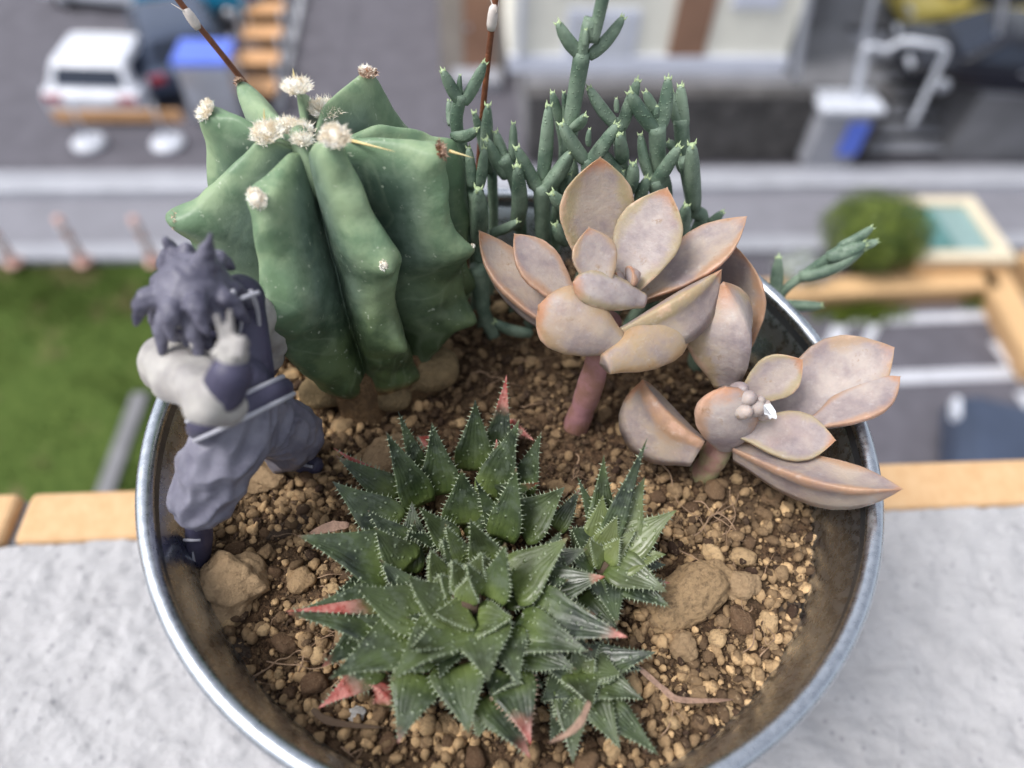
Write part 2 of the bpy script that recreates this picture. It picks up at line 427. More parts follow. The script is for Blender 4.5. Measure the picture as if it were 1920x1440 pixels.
# ------------------------------------------------------------------ fleshy leaf
def leaf_mesh(name, B, T, n, w, th, prof, bend=0., chan=.25, keel=.0, nu=22, nv=12, wob=0., twist=0., rad_end=0.):
    """closed fleshy leaf from B to T; n = direction the upper face looks; prof(t)=relative half width"""
    B, T = V(B), V(T); L = (T - B).length; d = (T - B) / L; n = (n - d * n.dot(d)).normalized()
    ctrl = (B + T) / 2 - n * bend * L
    vs = []; fs = []; at = []; ae = []; ring = 2 * nv
    sd = random.random() * 50
    for i in range(nu + 1):
        t = i / nu; t2 = t if i < nu else .999
        p = B * (1 - t) ** 2 + ctrl * 2 * t * (1 - t) + T * t * t
        tg = ((ctrl - B) * (1 - t) + (T - ctrl) * t).normalized()
        nn = (n - tg * n.dot(tg)).normalized()
        if twist: nn = Quaternion(tg, twist * t) @ nn
        sdv = tg.cross(nn)
        hw = w / 2 * prof(t2); tk = th * min(1, prof(t2) * 1.0 + .0) * lerp(1., .55, t)
        wb = 1 + wob * noise.noise(V((t * 3, sd, 0)))
        for k in range(ring):
            if k <= nv: s = -1 + 2 * k / nv; up = 1
            else: s = 1 - 2 * (k - nv) / nv; up = -1
            s2 = math.sin(s * math.pi / 2)
            rnd_ = math.sqrt(max(0, 1 - s2 * s2))
            if up > 0: zz = .30 * tk * rnd_ ** .8 + chan * hw * (s2 * s2 - .45) * 1.0
            else:
                zz = -.62 * tk * (rnd_ ** .9) - keel * tk * max(0, 1 - abs(s2) * 1.6) + chan * hw * (s2 * s2 - .45) * 1.0
            q = p + sdv * (s2 * hw * wb) + nn * zz
            if wob: q += nn * (wob * .35 * w * noise.noise(q * 130 + V((sd, 0, 0))))
            vs.append(q); at.append(t); ae.append(abs(s2))
    for i in range(nu):
        for k in range(ring):
            a, b = i * ring + k, i * ring + (k + 1) % ring; fs.append((a, b, b + ring, a + ring))
    vs.append(sum((vs[nu * ring + k] for k in range(ring)), V()) / ring + d * rad_end); at.append(1); ae.append(1.)
    for k in range(ring): fs.append((nu * ring + k, nu * ring + (k + 1) % ring, len(vs) - 1))
    vs.append(B.copy()); at.append(0); ae.append(0); fs += [((k + 1) % ring, k, len(vs) - 1) for k in range(ring)]
    return vs, fs, at, ae, ring, nu, nv
def P_ghost(t):     # obovate with a short point
    a = interp(t, [0, .08, .3, .55, .72, .85, .93, .975, 1], [.34, .42, .74, 1, .93, .62, .34, .13, .03]); return a
P_ghost_x = np.linspace(0, 1, 200)
_pg = np.interp(P_ghost_x, [0, .1, .3, .5, .62, .75, .86, .94, .985, 1], [.36, .46, .78, .98, 1, .88, .6, .3, .12, .03])
_k = np.hanning(15); _k /= _k.sum(); _pg2 = np.convolve(np.pad(_pg, 7, mode='edge'), _k, 'valid'); _pg2[-6:] = _pg[-6:]
def P_ghost(t): return float(np.interp(t, P_ghost_x, _pg2))
def P_round(t): return float(np.interp(t, [0, .1, .3, .5, .7, .82, .91, .96, .99, 1], [.4, .5, .8, .98, 1, .88, .64, .42, .2, .08]))
def P_aloe(t): return float(np.interp(t, [0, .12, .3, .5, .7, .85, .95, 1], [.82, 1., .96, .66, .37, .18, .07, .015]))

# ------------------------------------------------------------------ ghost plants
def G4(x, y): return 880 + x / 2.182, 280 + y / 2.182
def ghost_plant(label, soil_px, stem_top, zc, spec, stemw, stem_mat, axis=V((0, 0, 1)), ochre=()):
    b0 = U(*soil_px, SZ + .001); root = empty('ghost_plant', b0, label, 'succulent')
    top = U(*stem_top, zc - .0065)
    b = Buf(); path = catmull([b0 - V((0, 0, .003)), lerp(b0, top, .4) + V((.0004, -.0003, 0)), top, top + (V((0, 0, .004)))], 8)
    path = [p - b0 for p in path]
    b.tube(path, lambda t: stemw * (.98 - .12 * t) * (1 + .04 * math.sin(t * 23) + .03 * math.sin(t * 51)), 18)
    b.link('stem', stem_mat, root)
    cen = top + V((0, 0, .004))
    for qi, (tip, tz, base, bz, wpx, th, bend, chan, keel, nrm, prof, wob) in enumerate(spec):
        T = U(*G4(*tip), zc + tz); B = U(*G4(*base), zc + bz)
        mid = (B + T) / 2; k = (mid - CAM).dot(FW); w_ = wpx / 2.182 / F * k * 1.08; th *= 1.15
        if nrm is None: n = (cen + axis * .03 - mid)
        else: n = V(nrm)
        vs, fs, at, ae, *_ = leaf_mesh('leaf', B, T, n, w_, th, prof, bend, chan, keel + .25, 26, 14, wob, 0, .0003)
        vs = [v - b0 for v in vs]
        o = link('leaf', mesh('leaf', vs, fs, {'t': at, 'e': ae}), GHOST, root)
        o.color = ((ochre[qi] if qi < len(ochre) else 0), 0, 0, 1)
    return root, b0, cen
g, r_ = P_ghost, P_round
TOC = -FW   # towards the camera
specA = [  # tip, tipz, base, basez, width, thick, bend, chan, keel, normal, profile, wob
 ((535, 35), .020, (510, 500), .000, 292, .0036, .10, .22, .2, None, g, .02),
 ((808, 160), .017, (620, 600), .001, 262, .0038, .12, .22, .2, None, g, .02),
 ((490, 322), .014, (545, 580), .006, 182, .0034, .10, .25, .2, (.15, -.55, .8), g, .02),
 ((1132, 276), .011, (690, 600), -.001, 210, .0042, .10, .35, .9, (-.75, -.35, .75), g, .03),
 ((1030, 492), .006, (610, 745), -.002, 128, .0052, .06, .1, .9, (-.35, .75, .7), g, .03),
 ((902, 722), -.002, (560, 880), -.004, 205, .0068, .02, -.12, .2, (.1, -.7, .75), r_, .03),
 ((286, 640), .003, (610, 800), -.003, 262, .0085, -.03, -.12, .1, (-.1, -.8, .62), r_, .06),
 ((42, 335), .004, (370, 730), -.005, 176, .0046, .12, .40, .8, (.55, -.45, .75), g, .04),
 ((185, 348), .008, (430, 640), -.001, 176, .0046, .06, .30, .6, (.45, -.5, .75), g, .08),
 ((428, 545), .008, (715, 620), .002, 148, .0068, .02, -.1, .0, (0, -.6, .8), r_, .04),
 ((665, 488), .008, (648, 560), .003, 86, .0026, .05, .1, .0, None, g, .02),
 ((600, 505), .007, (650, 560), .003, 60, .0024, .05, .1, .0, None, g, .02),
]
ghost_plant('ghost plant with a tall pink stem and upright pale rosette, nearest the cactus', (1080, 792), (1135, 625), .0175, specA, .0029, PSTEM, ochre=(.35, .05, .2, .35, .4, .8, .4, .35, .2, .0))
specB = [
 ((1085, 395), .019, (1040, 930), -.006, 262, .0036, .12, .2, .3, (-.55, -.4, .6), g, .03),
 ((1040, 545), .020, (1055, 960), -.001, 296, .0046, -.06, .42, .9, (-.25, .62, -.62), g, .02),
 ((1760, 930), .008, (1420, 1120), .001, 190, .0044, .1, .2, .3, None, g, .03),
 ((1735, 812), .010, (1230, 1075), -.002, 300, .0042, .06, .18, .3, (-.25, -.5, .8), g, .02),
 ((1362, 862), .012, (1120, 1020), .003, 176, .0038, .10, .25, .3, (.0, -.6, .8), g, .02),
 ((712, 945), -.001, (960, 1200), -.006, 160, .0068, .16, .18, .9, (.8, .15, .55), r_, .03),
 ((1048, 975), .009, (1055, 1215), -.008, 236, .0080, -.14, -.15, .1, (-.1, -.8, .5), r_, .05),
 ((1768, 1388), .0065, (1090, 1215), -.006, 180, .0048, .08, .30, .9, (-.1, .35, .9), g, .03),
 ((1496, 1190), .002, (1110, 1150), -.001, 200, .0056, .08, .34, .7, (0, -.3, .95), g, .04),
]
gb, b0B, cenB = ghost_plant('sprawling ghost plant on a short stem leaning over the pot rim', (1318, 885), (1365, 800), .002, specB, .0030, STEM, ochre=(.4, .15, .1, .1, .2, .5, .1, .35, .1))
# crowded buds in its heart
for (x, y, z, r) in [(1100, 985, .009, 48), (1130, 1020, .009, 50), (1165, 1060, .0075, 52), (1120, 1075, .008, 44), (1180, 1030, .0085, 34), (1205, 1045, .008, 30), (1085, 1020, .0085, 40), (1205, 1085, .0055, 36)]:
    b = Buf(); p = U(*G4(x, y), z) - b0B; rr = r / 2.182 / F * .125
    b.ellips(p, rr * .8, rr * .75, rr * 1.2, 9, V((.3, -.5, 1)).to_track_quat('Z', 'Y').to_matrix())
    me = mesh('bud', b.v, b.f, {'t': [.3] * len(b.v), 'e': [.2] * len(b.v)}); ob = link('bud', me, GHOST, gb); ob.color = (.1, 0, 0, 1)
vs = []; fl = [(1205, 1045), (1232, 1040), (1252, 1068), (1258, 1098), (1240, 1092), (1232, 1100), (1222, 1082), (1208, 1078)]
pts = [U(*G4(x, y), .012 - .00004 * i * i) for i, (x, y) in enumerate(fl)]
top = [p for p in pts]; bot = [p - V((0, .0001, .0003)) for p in pts]; n_ = len(pts)
f_ = [tuple(range(n_)), tuple(range(2 * n_ - 1, n_ - 1, -1))] + [(i, (i + 1) % n_, (i + 1) % n_ + n_, i + n_) for i in range(n_)]
fo = link('water_flake', mesh('water_flake', top + bot, [f[::-1] for f in f_]), FLAKE, smooth=False)
fo['label'] = 'tiny pale translucent flake stuck in the heart of the sprawling ghost plant'; fo['category'] = 'flake'

# ------------------------------------------------------------------ cactus
def build_cactus():
    A0 = U(703, 700, SZ); AT = V((A0.x - .0066, A0.y + .006, .040))
    root = empty('barrel_cactus', A0, 'thick ribbed blue-green cactus with cream woolly tufts on its ribs', 'cactus')
    def axis(z):
        t = (z - SZ) / (AT.z - SZ); return lerp(A0, AT, t)
    def on_rib(px, py, phi):
        """(r, z) where the pixel's ray crosses the rib's half plane"""
        e_ = V((math.cos(phi), math.sin(phi), 0)); nn = V((-math.sin(phi), math.cos(phi), 0)); d = ray(px, py)
        best = None
        for i in range(900):
            k = .06 + i * .00013; p = CAM + d * k; a = axis(p.z); q = p - V((a.x, a.y, p.z))
            e2 = abs(q.dot(nn))
            if q.dot(e_) > 0 and (best is None or e2 < best[0]): best = (e2, q.dot(e_), p.z)
        return best[1], best[2]
    D = math.radians
    ribs = [
     dict(phi=-157, px=[(492, 255), (430, 315), (365, 372), (325, 410)], tail=[(.0245, .018), (.0235, .008), (.021, 0), (.0155, -.007), (.012, -.014)]),
     dict(phi=-108, e=1.5, px=[(545, 285), (512, 325), (480, 370), (484, 420), (494, 480), (496, 540), (488, 592)], tail=[(.0195, .002), (.0180, -.005), (.0145, -.010), (.0125, -.0145)]),
     dict(phi=-47, e=1.5, px=[(600, 262), (628, 258), (655, 330), (682, 400), (725, 495), (728, 560), (752, 640)], tail=[(.0150, -.0050), (.0150, -.0085), (.0125, -.013)]),
     dict(phi=-5, e=1.25, px=[(640, 262), (710, 258), (770, 265), (832, 280), (842, 340), (850, 400), (886, 458), (858, 520), (878, 600)], tail=[(.0185, -.004), (.0145, -.009), (.0125, -.0145)]),
     dict(phi=27, rz=[(.004, .038), (.014, .040), (.027, .034), (.030, .027), (.029, .018), (.026, .009), (.027, .001), (.022, -.006), (.012, -.014)]),
     dict(phi=60, px=[(605, 200), (645, 165), (690, 130)], tail=[(.026, .028), (.026, .018), (.023, .008), (.022, -.002), (.012, -.014)]),
     dict(phi=97, px=[(568, 220), (556, 160)], tail=[(.019, .034), (.023, .026), (.023, .012), (.020, 0), (.012, -.014)]),
     dict(phi=130, px=[(520, 222), (480, 185), (450, 148)], tail=[(.023, .031), (.025, .02), (.023, .008), (.018, -.004), (.012, -.014)]),
     dict(phi=166, px=[(500, 250), (440, 215), (384, 206)], tail=[(.0225, .033), (.0245, .022), (.025, .012), (.022, .0), (.012, -.014)]),
    ]
    for r in ribs:
        r['phi'] = D(r['phi'])
        pts = [(.0018, .0385)]
        if 'px' in r: pts += [on_rib(*p, r['phi']) for p in r['px']] + r['tail']
        else: pts += r['rz']
        pts += [(.0115, SZ + .0005)]
        L = [0]
        for a, b in zip(pts, pts[1:]): L.append(L[-1] + math.hypot(a[0] - b[0], a[1] - b[1]))
        NV = 110; tt = [L[-1] * i / NV for i in range(NV + 1)]
        rr = np.interp(tt, L, [p[0] for p in pts]); zz = np.interp(tt, L, [p[1] for p in pts])
        k = np.array([1, 3, 4, 3, 1.]); k /= k.sum()
        r['r'] = np.convolve(np.pad(rr, 2, mode='edge'), k, 'valid'); r['z'] = np.convolve(np.pad(zz, 2, mode='edge'), k, 'valid')
        r['pts'] = pts
    NV = 110; NPR = 44
    vs = []; fs = []; aw = []; al = []; ac = []
    vr = np.interp(np.linspace(0, 1, NV + 1), [0, .1, .22, .4, .6, .8, .92, 1], [.0010, .0022, .0040, .0062, .0088, .0108, .0118, .0112])
    vz = np.interp(np.linspace(0, 1, NV + 1), [0, .1, .22, .4, .6, .8, .92, 1], [.0385, .0345, .0290, .0215, .011, -.002, -.012, SZ])
    nubs = []; sh_ = []
    for (q, j, am, sg) in ((2, 5, .0020, .0026), (2, 7, .0024, .0026), (3, 7, .0016, .0026), (3, 9, .0022, .0024), (1, 7, .0022, .0028), (0, 4, .0012, .003), (1, 3, .0010, .0026), (3, 4, .001, .0024), (8, 3, .001, .0026)):
        r = ribs[q]; rr_, z_ = r['pts'][min(j, len(r['pts']) - 1)]; a_ = axis(z_); nd = V((math.cos(r['phi']), math.sin(r['phi']), -.25 if j > 4 else .3))
        if (q, j) in ((0, 4), (1, 3), (3, 4), (8, 3)): sh_.append((V((a_.x + rr_ * math.cos(r['phi']) * .93, a_.y + rr_ * math.sin(r['phi']) * .93, z_)), V((-math.sin(r['phi']), math.cos(r['phi']), 0))))
        nubs.append((V((a_.x + rr_ * math.cos(r['phi']), a_.y + rr_ * math.sin(r['phi']), z_)), nd, am, sg))
    cols = []
    nR = len(ribs)
    for q in range(nR):
        a, b = ribs[q], ribs[(q + 1) % nR]; pa, pb = a['phi'], b['phi']
        if pb < pa: pb += 2 * math.pi
        for j in range(NPR):
            x = j / NPR
            if x < .5: u = x * 2; R_b = a
            else: u = (1 - x) * 2; R_b = b
            cols.append((lerp(pa, pb, x), u, R_b, (pa, pb)))
    seed = 0
    for i in range(NV + 1):
        v = i / NV
        for (ph, u, rb, pp) in cols:
            ue = u ** rb.get('e', 1.25)
            w_ = 1 - (math.sqrt(ue * ue + .025) - math.sqrt(.025)) / (math.sqrt(1.025) - math.sqrt(.025))
            w_ = max(0, w_)
            # valley shallower towards the foot
            vrr = vr[i]; vzz = vz[i]
            # tubercle squeeze: ridge wobbles sideways along the meridian
            wob = .11 * math.sin(v * 13 + rb['phi'] * 5) * sm(.25, .5, v) * w_
            r = lerp(vrr, rb['r'][i], w_); z = lerp(vzz, rb['z'][i], w_)
            # bulge
            r += .0011 * math.sin(math.pi * min(1, max(0, w_))) * sm(.1, .3, v)
            ax = axis(z)
            p = V((ax.x + r * math.cos(ph + wob), ax.y + r * math.sin(ph + wob), z))
            nn = noise.noise(p * 160) * .0011 + noise.noise(p * 420) * .00035
            p += V((math.cos(ph), math.sin(ph), .3)) * nn * sm(.02, .2, v)
            for (np_, nd, am, sg) in nubs:
                dd = (p - np_).length_squared
                if dd < .00006: p += nd * am * math.exp(-dd / sg ** 2)
            for np_, tv in sh_:
                q_ = p - np_; dd = q_.length_squared
                if dd < .00006:
                    sd_ = q_.dot(tv); p += tv * math.tanh(sd_ / .0005) * .0013 * math.exp(-dd / .0033 ** 2)
            vs.append(p - A0); aw.append(w_); al.append(v + .12 * noise.noise(p * 90))
            ac.append(sm(-.0065, -.0105, z + .002 * noise.noise(p * 150) + .001 * w_))
    nc = len(cols)
    for i in range(NV):
        for k in range(nc):
            a, b = i * nc + k, i * nc + (k + 1) % nc; fs.append((a, a + nc, b + nc, b))
    vs.append(V((AT.x, AT.y, .0388)) - A0); aw.append(0); al.append(0); ac.append(0)
    for k in range(nc): fs.append((k, (k + 1) % nc, len(vs) - 1))
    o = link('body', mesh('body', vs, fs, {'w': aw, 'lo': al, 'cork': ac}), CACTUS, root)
    sub = o.modifiers.new('smooth', 'SMOOTH'); sub.iterations = 3; sub.factor = .5
    # the thin young rib running down between the two front ones
    b = Buf(); b.tube([p - A0 for p in catmull([U(560, 246, .0405), U(568, 268, .0395), U(582, 308, .0365), (U(599, 352, .0325)), U(608, 385, .027)], 8)], lambda t: .0021 * (.8 + .3 * math.sin(t * 3)), 14)
    link('young_rib', mesh('young_rib', b.v, b.f, {'w': [.8] * len(b.v)}), CACTUS, root)
    # woody foot
    b = Buf(); pth = [V((0, 0, -.002)), V((.0, 0, .002)), V((-.0005, 0, .006)), V((-.001, .0005, .011))]
    b.tube(catmull(pth, 8), lambda t: .0145 - .002 * t, 72, True, lambda a: 1 + .12 * math.sin(a * 5 + 1) + .05 * math.sin(a * 11) + .03 * math.sin(a * 23))
    b.link('woody_foot', plain('cork', srgb(122, 96, 66), .9, var=.35, scale=400, bumpd=.0015), root)
    # low side nubs at the foot
    b = Buf()
    for (px, py, z, r) in [(605, 735, -.012, .0042), (735, 745, -.013, .0036), (660, 690, -.009, .006), (800, 690, -.012, .0062)]:
        b.ellips(U(px, py, z) - A0, r * 1.25, r, r * .8, 12)
    link('basal_lobes', remesh(b, 'basal_lobes', .0005, 5, .0006, 300), None, root).data.materials.append(plain('old_skin', srgb(122, 104, 74), .85, var=.3, scale=250, bumpd=.0008))
    # wool tufts and spines
    def tuft(p, n, size, mat, hairs, length, name='wool_tuft'):
        if mat is WOOL: size *= 1.05; length *= .85; hairs = int(hairs * 2.2)
        vs = []; fs = []; n = n.normalized()
        u = n.orthogonal().normalized(); bb = n.cross(u)
        rnd = random.Random(int(abs(p.x * 1e6 + p.y * 3e5)))
        for h in range(hairs):
            a = rnd.random() * 2 * math.pi; q = math.sqrt(rnd.random()) * size
            base = p + u * math.cos(a) * q + bb * math.sin(a) * q - n * .0006 * (q / size) ** 2
            d = (n * rnd.uniform(.25, 1.) + u * rnd.uniform(-1, 1) + bb * rnd.uniform(-1, 1)).normalized()
            L = length * rnd.uniform(.4, 1.1); s = d.orthogonal().normalized() * .00009
            d2 = (d + V((rnd.uniform(-1, 1), rnd.uniform(-1, 1), rnd.uniform(-1, .6))) * .8).normalized()
            m1 = base + d * L * .5; m2 = m1 + d2 * L * .5; o_ = len(vs)
            vs += [base - s, base + s, m1 + s, m1 - s, m2]; fs += [(o_, o_ + 1, o_ + 2, o_ + 3), (o_ + 3, o_ + 2, o_ + 4)]
        b = Buf(); b.ellips(p, size * .6, size * .6, size * .4, 8, n.to_track_quat('Z', 'Y').to_matrix()); o_ = len(vs)
        vs += b.v; fs += [tuple(i + o_ for i in f) for f in b.f]
        return link(name, mesh(name, [v - A0 for v in vs], fs), mat, root, smooth=False)
    def rp(q, j, lift=.0): # point on rib q at control point j
        r = ribs[q]; rr, z = r['pts'][j]; ax = axis(z); return V((ax.x + (rr + lift) * math.cos(r['phi']), ax.y + (rr + lift) * math.sin(r['phi']), z + lift * .5)), V((math.cos(r['phi']), math.sin(r['phi']), .5))
    def at(px, py, q, j):
        p, n = rp(q, j); k = (p - CAM).dot(FW); return CAM + ray(px, py) * (k - .0008), n
    def dot_(px, py, q, j, sz, mat, h, ln, nz=None):
        p, n = at(px, py, q, j); n = n if nz is None else V(nz)
        tuft(p, n, sz, mat, h, ln); return p, n
    p1, _ = dot_(500, 248, 0, 1, .0020, WOOL, 500, .0026, (-.1, -.2, 1))
    dot_(325, 412, 0, 4, .0013, OLDWOOL, 160, .0011)
    dot_(480, 372, 1, 3, .0016, WOOL, 260, .0012)
    dot_(628, 254, 2, 2, .0019, WOOL, 500, .0020, (.1, -.3, 1))
    dot_(722, 497, 2, 5, .0009, WOOL, 90, .0008)
    dot_(830, 281, 3, 4, .0014, OLDWOOL, 200, .0013)
    dot_(690, 133, 5, 3, .0016, OLDWOOL, 200, .0011, (.1, 0, 1)); dot_(688, 130, 5, 3, .0011, WOOL, 160, .0014, (.1, 0, 1))
    dot_(556, 160, 6, 2, .0020, WOOL, 420, .0021, (0, 0, 1))
    dot_(447, 150, 7, 3, .0010, OLDWOOL, 120, .0009)
    dot_(384, 206, 8, 3, .0017, WOOL, 330, .0018, (-.6, -.3, .8))
    for (px, py, sz) in [(565, 242, .0014), (538, 235, .0017), (568, 262, .001)]:
        p = U(px, py, .041); tuft(p, V((0, 0, 1)), sz, WOOL, 380, .0023)
    p = U(608, 204, .0415); tuft(p, V((.1, 0, 1)), .0023, WOOL, 600, .0026)
    dot_(888, 460, 3, 7, .0004, WOOL, 30, .0007); dot_(755, 655, 2, 7, .0005, WOOL, 30, .0006); dot_(498, 598, 1, 7, .0005, WOOL, 24, .0006)
    def spine(pxa, pxb, za, zb, r):
        b = Buf(); A, B_ = U(*pxa, za) - A0, U(*pxb, zb) - A0
        b.tube([lerp(A, B_, t) for t in (0, .2, .4, .6, .8, 1)], lambda t: r * (1 - t * .93), 8); b.link('spine', SPINE, root)
    z5 = ribs[3]['pts'][4][1]
    spine((842, 283), (888, 296), z5, z5 - .0005, .00030)
    spine((652, 262), (740, 284), .041, .044, .00036)
    spine((496, 245), (495, 203), .041, .0455, .0004)
    spine((553, 150), (549, 128), .041, .043, .0004)
    return root
build_cactus()

# ------------------------------------------------------------------ finger-leaved succulents
def G3(x, y): return 800 + x / 2, y / 2
def finger_leaf(b, B, T, w, up=None, th=.95):
    """three-angled finger leaf with a blunt toothed end"""
    B, T = V(B), V(T); L = (T - B).length
    bow = random.uniform(-.05, .05)
    d0 = (T - B) / L; side = d0.cross(V((0, 0, 1)))
    side = side.normalized() if side.length > .1 else d0.orthogonal()
    n = side.cross(d0)
    path = []
    sgn = 1 if T.z > B.z else -1
    for i in range(13):
        t = i / 12; p = lerp(B, T, t) + (V((d0.x, d0.y, 0)) * (.16 * L * (1 - abs(d0.z))) + side * bow * L + V((0, 0, -.04 * L))) * math.sin(t * math.pi) * 1.
        path.append(p)
    ro = random.random() * 2
    def rad(t): return w / 2 * float(np.interp(t, [0, .15, .45, .75, .9, .97, 1], [.76, .94, 1, .84, .62, .46, .28]))
    b.tube(path, rad, 14, True, lambda a: 1 + .10 * math.cos(3 * (a - ro)))
    fr = frames(path)[-1]; p, t, u, bb = fr
    for k in range(3):
        a = ro + k * 2.094; q = p + (u * math.cos(a) + bb * math.sin(a)) * w * .2 - t * w * .1
        o = len(b.v); b.cone(q, q + (u * math.cos(a) + bb * math.sin(a)) * w * .10 + t * w * .34, w * .09, 5)
        b.a['t'][-6:] = [1.] * 6
def finger_plant(label, stems, leaves, name='finger_succulent'):
    b0 = None
    Y0 = sum(s[-1] for s in stems) / len(stems)
    b0 = V(UY(*G3(*stems[0][0][0]), stems[0][2])); b0.z = SZ
    root = empty(name, b0, label, 'succulent')
    for (pts, wpx, Y) in stems:
        Y += .004; ps = [UY(*G3(*p), Y) for p in pts]
        low = ps[0]
        if low.z > SZ: ps = [V((lerp(low.x, b0.x, .15), Y, SZ - .002))] + ps
        ps = [p for p in ps if p.z > SZ - .004]
        if len(ps) < 2: continue
        k = (ps[-1] - CAM).dot(FW); w = wpx / 2 / F * k * .86
        b = Buf(); b.tube([p - b0 for p in catmull(ps, 7)], lambda t: w / 2 * (.86 + .14 * t), 12)
        link('stem', mesh('stem', b.v, b.f, {'t': [0.] * len(b.v)}), FINGER, root)
    for (B, T, wpx, Y, dy) in leaves:
        Y += .004; Bp = UY(*G3(*B), Y); Tp = UY(*G3(*T), Y + dy); k = (Tp - CAM).dot(FW)
        b = Buf(); finger_leaf(b, Bp - b0, Tp - b0, wpx / 2 / F * k * .97)
        link('leaf', mesh('leaf', b.v, b.f, {'t': b.a['t']}), FINGER, root)
    return root
S = [ # stems: points bottom -> top (crop px), width, Y
 ([(180, 1000), (150, 640), (112, 470), (128, 350)], 62, .040),
 ([(215, 1130), (192, 900), (186, 720)], 70, .034),
 ([(250, 860), (245, 640)], 48, .045),
 ([(355, 1000), (340, 720), (285, 590)], 62, .040),
 ([(440, 1000), (436, 870), (432, 690)], 78, .036),
 ([(520, 700), (545, 440), (585, 190)], 78, .042),
 ([(585, 185), (622, 150), (668, -40)], 60, .0415),
 ([(620, 900), (606, 700), (605, 590)], 66, .036),
 ([(735, 800), (730, 600), (716, 455)], 64, .042),
 ([(880, 800), (868, 620), (864, 470)], 78, .041),
 ([(985, 800), (965, 600), (952, 440)], 70, .046),
 ([(930, 930), (890, 800), (852, 670)], 72, .037),
 ([(1015, 860), (1002, 780), (972, 600)], 70, .040),
 ([(505, 640), (495, 430)], 42, .047),
 ([(255, 1270), (205, 1140), (190, 1000)], 70, .031),
 ([(330, 1400), (310, 1230)], 84, .030),
 ([(555, 1400), (500, 1280)], 60, .031),
 ([(700, 1400), (690, 1240)], 60, .034),
 ([(90, 900), (110, 560)], 50, .048),
]
Lf = [ # base, tip, width, Y, dy at the tip
 ((128, 385), (58, 262), 50, .040, -.001), ((138, 385), (218, 232), 50, .040, .001), ((128, 350), (126, 280), 22, .040, 0),
 ((100, 510), (188, 484), 48, .038, -.006), ((92, 470), (84, 375), 34, .042, .003), ((110, 500), (55, 440), 1, .045, 0),
 ((190, 900), (192, 706), 74, .033, -.003), ((170, 700), (158, 550), 44, .034, .001), ((198, 700), (215, 552), 44, .034, 0),
 ((240, 660), (176, 420), 46, .045, .002), ((235, 640), (230, 392), 54, .044, 0),
 ((335, 850), (338, 618), 68, .037, -.004), ((300, 665), (222, 520), 54, .040, 0), ((310, 640), (258, 492), 50, .041, .002), ((318, 610), (324, 460), 38, .041, .002),
 ((425, 720), (336, 552), 56, .036, 0), ((438, 720), (546, 566), 66, .036, 0), ((432, 680), (456, 392), 60, .038, .003),
 ((585, 210), (492, 82), 56, .042, 0), ((608, 210), (738, 62), 52, .042, .001), ((594, 170), (598, 110), 26, .040, 0),
 ((500, 460), (470, 345), 42, .045, 0), ((512, 460), (514, 345), 30, .045, 0), ((545, 480), (596, 432), 46, .041, -.004),
 ((598, 610), (504, 462), 58, .036, 0), ((612, 610), (716, 464), 58, .036, 0), ((608, 545), (612, 482), 24, .035, 0),
 ((708, 470), (606, 326), 50, .042, 0), ((730, 480), (792, 298), 54, .042, 0), ((714, 420), (712, 368), 22, .041, 0),
 ((735, 600), (722, 500), 58, .038, -.003),
 ((860, 490), (762, 342), 60, .041, 0), ((876, 480), (906, 290), 58, .042, .002), ((862, 440), (864, 398), 24, .040, 0), ((865, 430), (820, 342), 44, .045, .002),
 ((950, 470), (918, 340), 46, .046, .001), ((966, 470), (954, 318), 56, .046, .001), ((940, 560), (905, 530), 40, .046, 0),
 ((838, 670), (802, 502), 44, .039, .002), ((845, 700), (948, 545), 58, .037, 0),
 ((1005, 780), (996, 540), 72, .039, -.003), ((960, 640), (945, 580), 40, .043, 0),
 ((742, 680), (655, 560), 58, .037, -.001), ((762, 720), (774, 610), 56, .036, -.001), ((744, 690), (738, 640), 26, .036, 0),
 ((525, 730), (508, 655), 34, .038, 0), ((545, 740), (540, 652), 40, .037, 0), ((560, 720), (548, 590), 46, .040, 0), ((560, 800), (468, 722), 62, .034, -.003),
 ((795, 760), (828, 664), 52, .036, 0), ((850, 900), (880, 780), 40, .040, 0),
 ((245, 875), (342, 830), 42, .034, -.003), ((520, 910), (482, 840), 54, .034, -.001), ((962, 880), (974, 768), 56, .036, -.001), ((1040, 860), (1112, 792), 40, .040, 0), ((945, 900), (942, 836), 26, .034, 0),
 ((150, 720), (82, 680), 48, .040, -.003), ((90, 830), (158, 832), 60, .040, -.002), ((70, 930), (150, 950), 54, .040, -.002), ((80, 1110), (152, 1108), 60, .038, -.002),
 ((390, 1250), (255, 1205), 46, .028, -.002), ((640, 640), (585, 660), 50, .036, 0), ((690, 760), (640, 650), 46, .040, 0), ((400, 700), (380, 640), 40, .042, 0),
 ((1030, 1180), (960, 1240), 50, .030, -.002), ((1010, 1400), (1020, 1300), 70, .026, 0),
]
finger_plant('dense clump of blue-green finger-leaved stems growing behind the pale rosettes', S, Lf)
S2 = [([(1215, 1235), (1270, 1170), (1322, 1105)], 60, .040), ([(1322, 1110), (1430, 1020), (1560, 930)], 46, .040)]
L2f = [((1308, 1120), (1320, 962), 50, .040, .002), ((1500, 965), (1650, 912), 54, .0395, 0), ((1545, 925), (1672, 850), 42, .041, .001), ((1590, 925), (1692, 902), 38, .041, 0), ((1310, 1140), (1484, 1145), 46, .039, -.002), ((1400, 1040), (1640, 930), 62, .0395, 0)]
finger_plant('single finger-leaved shoot reaching out over the right side of the pot rim', S2, L2f)

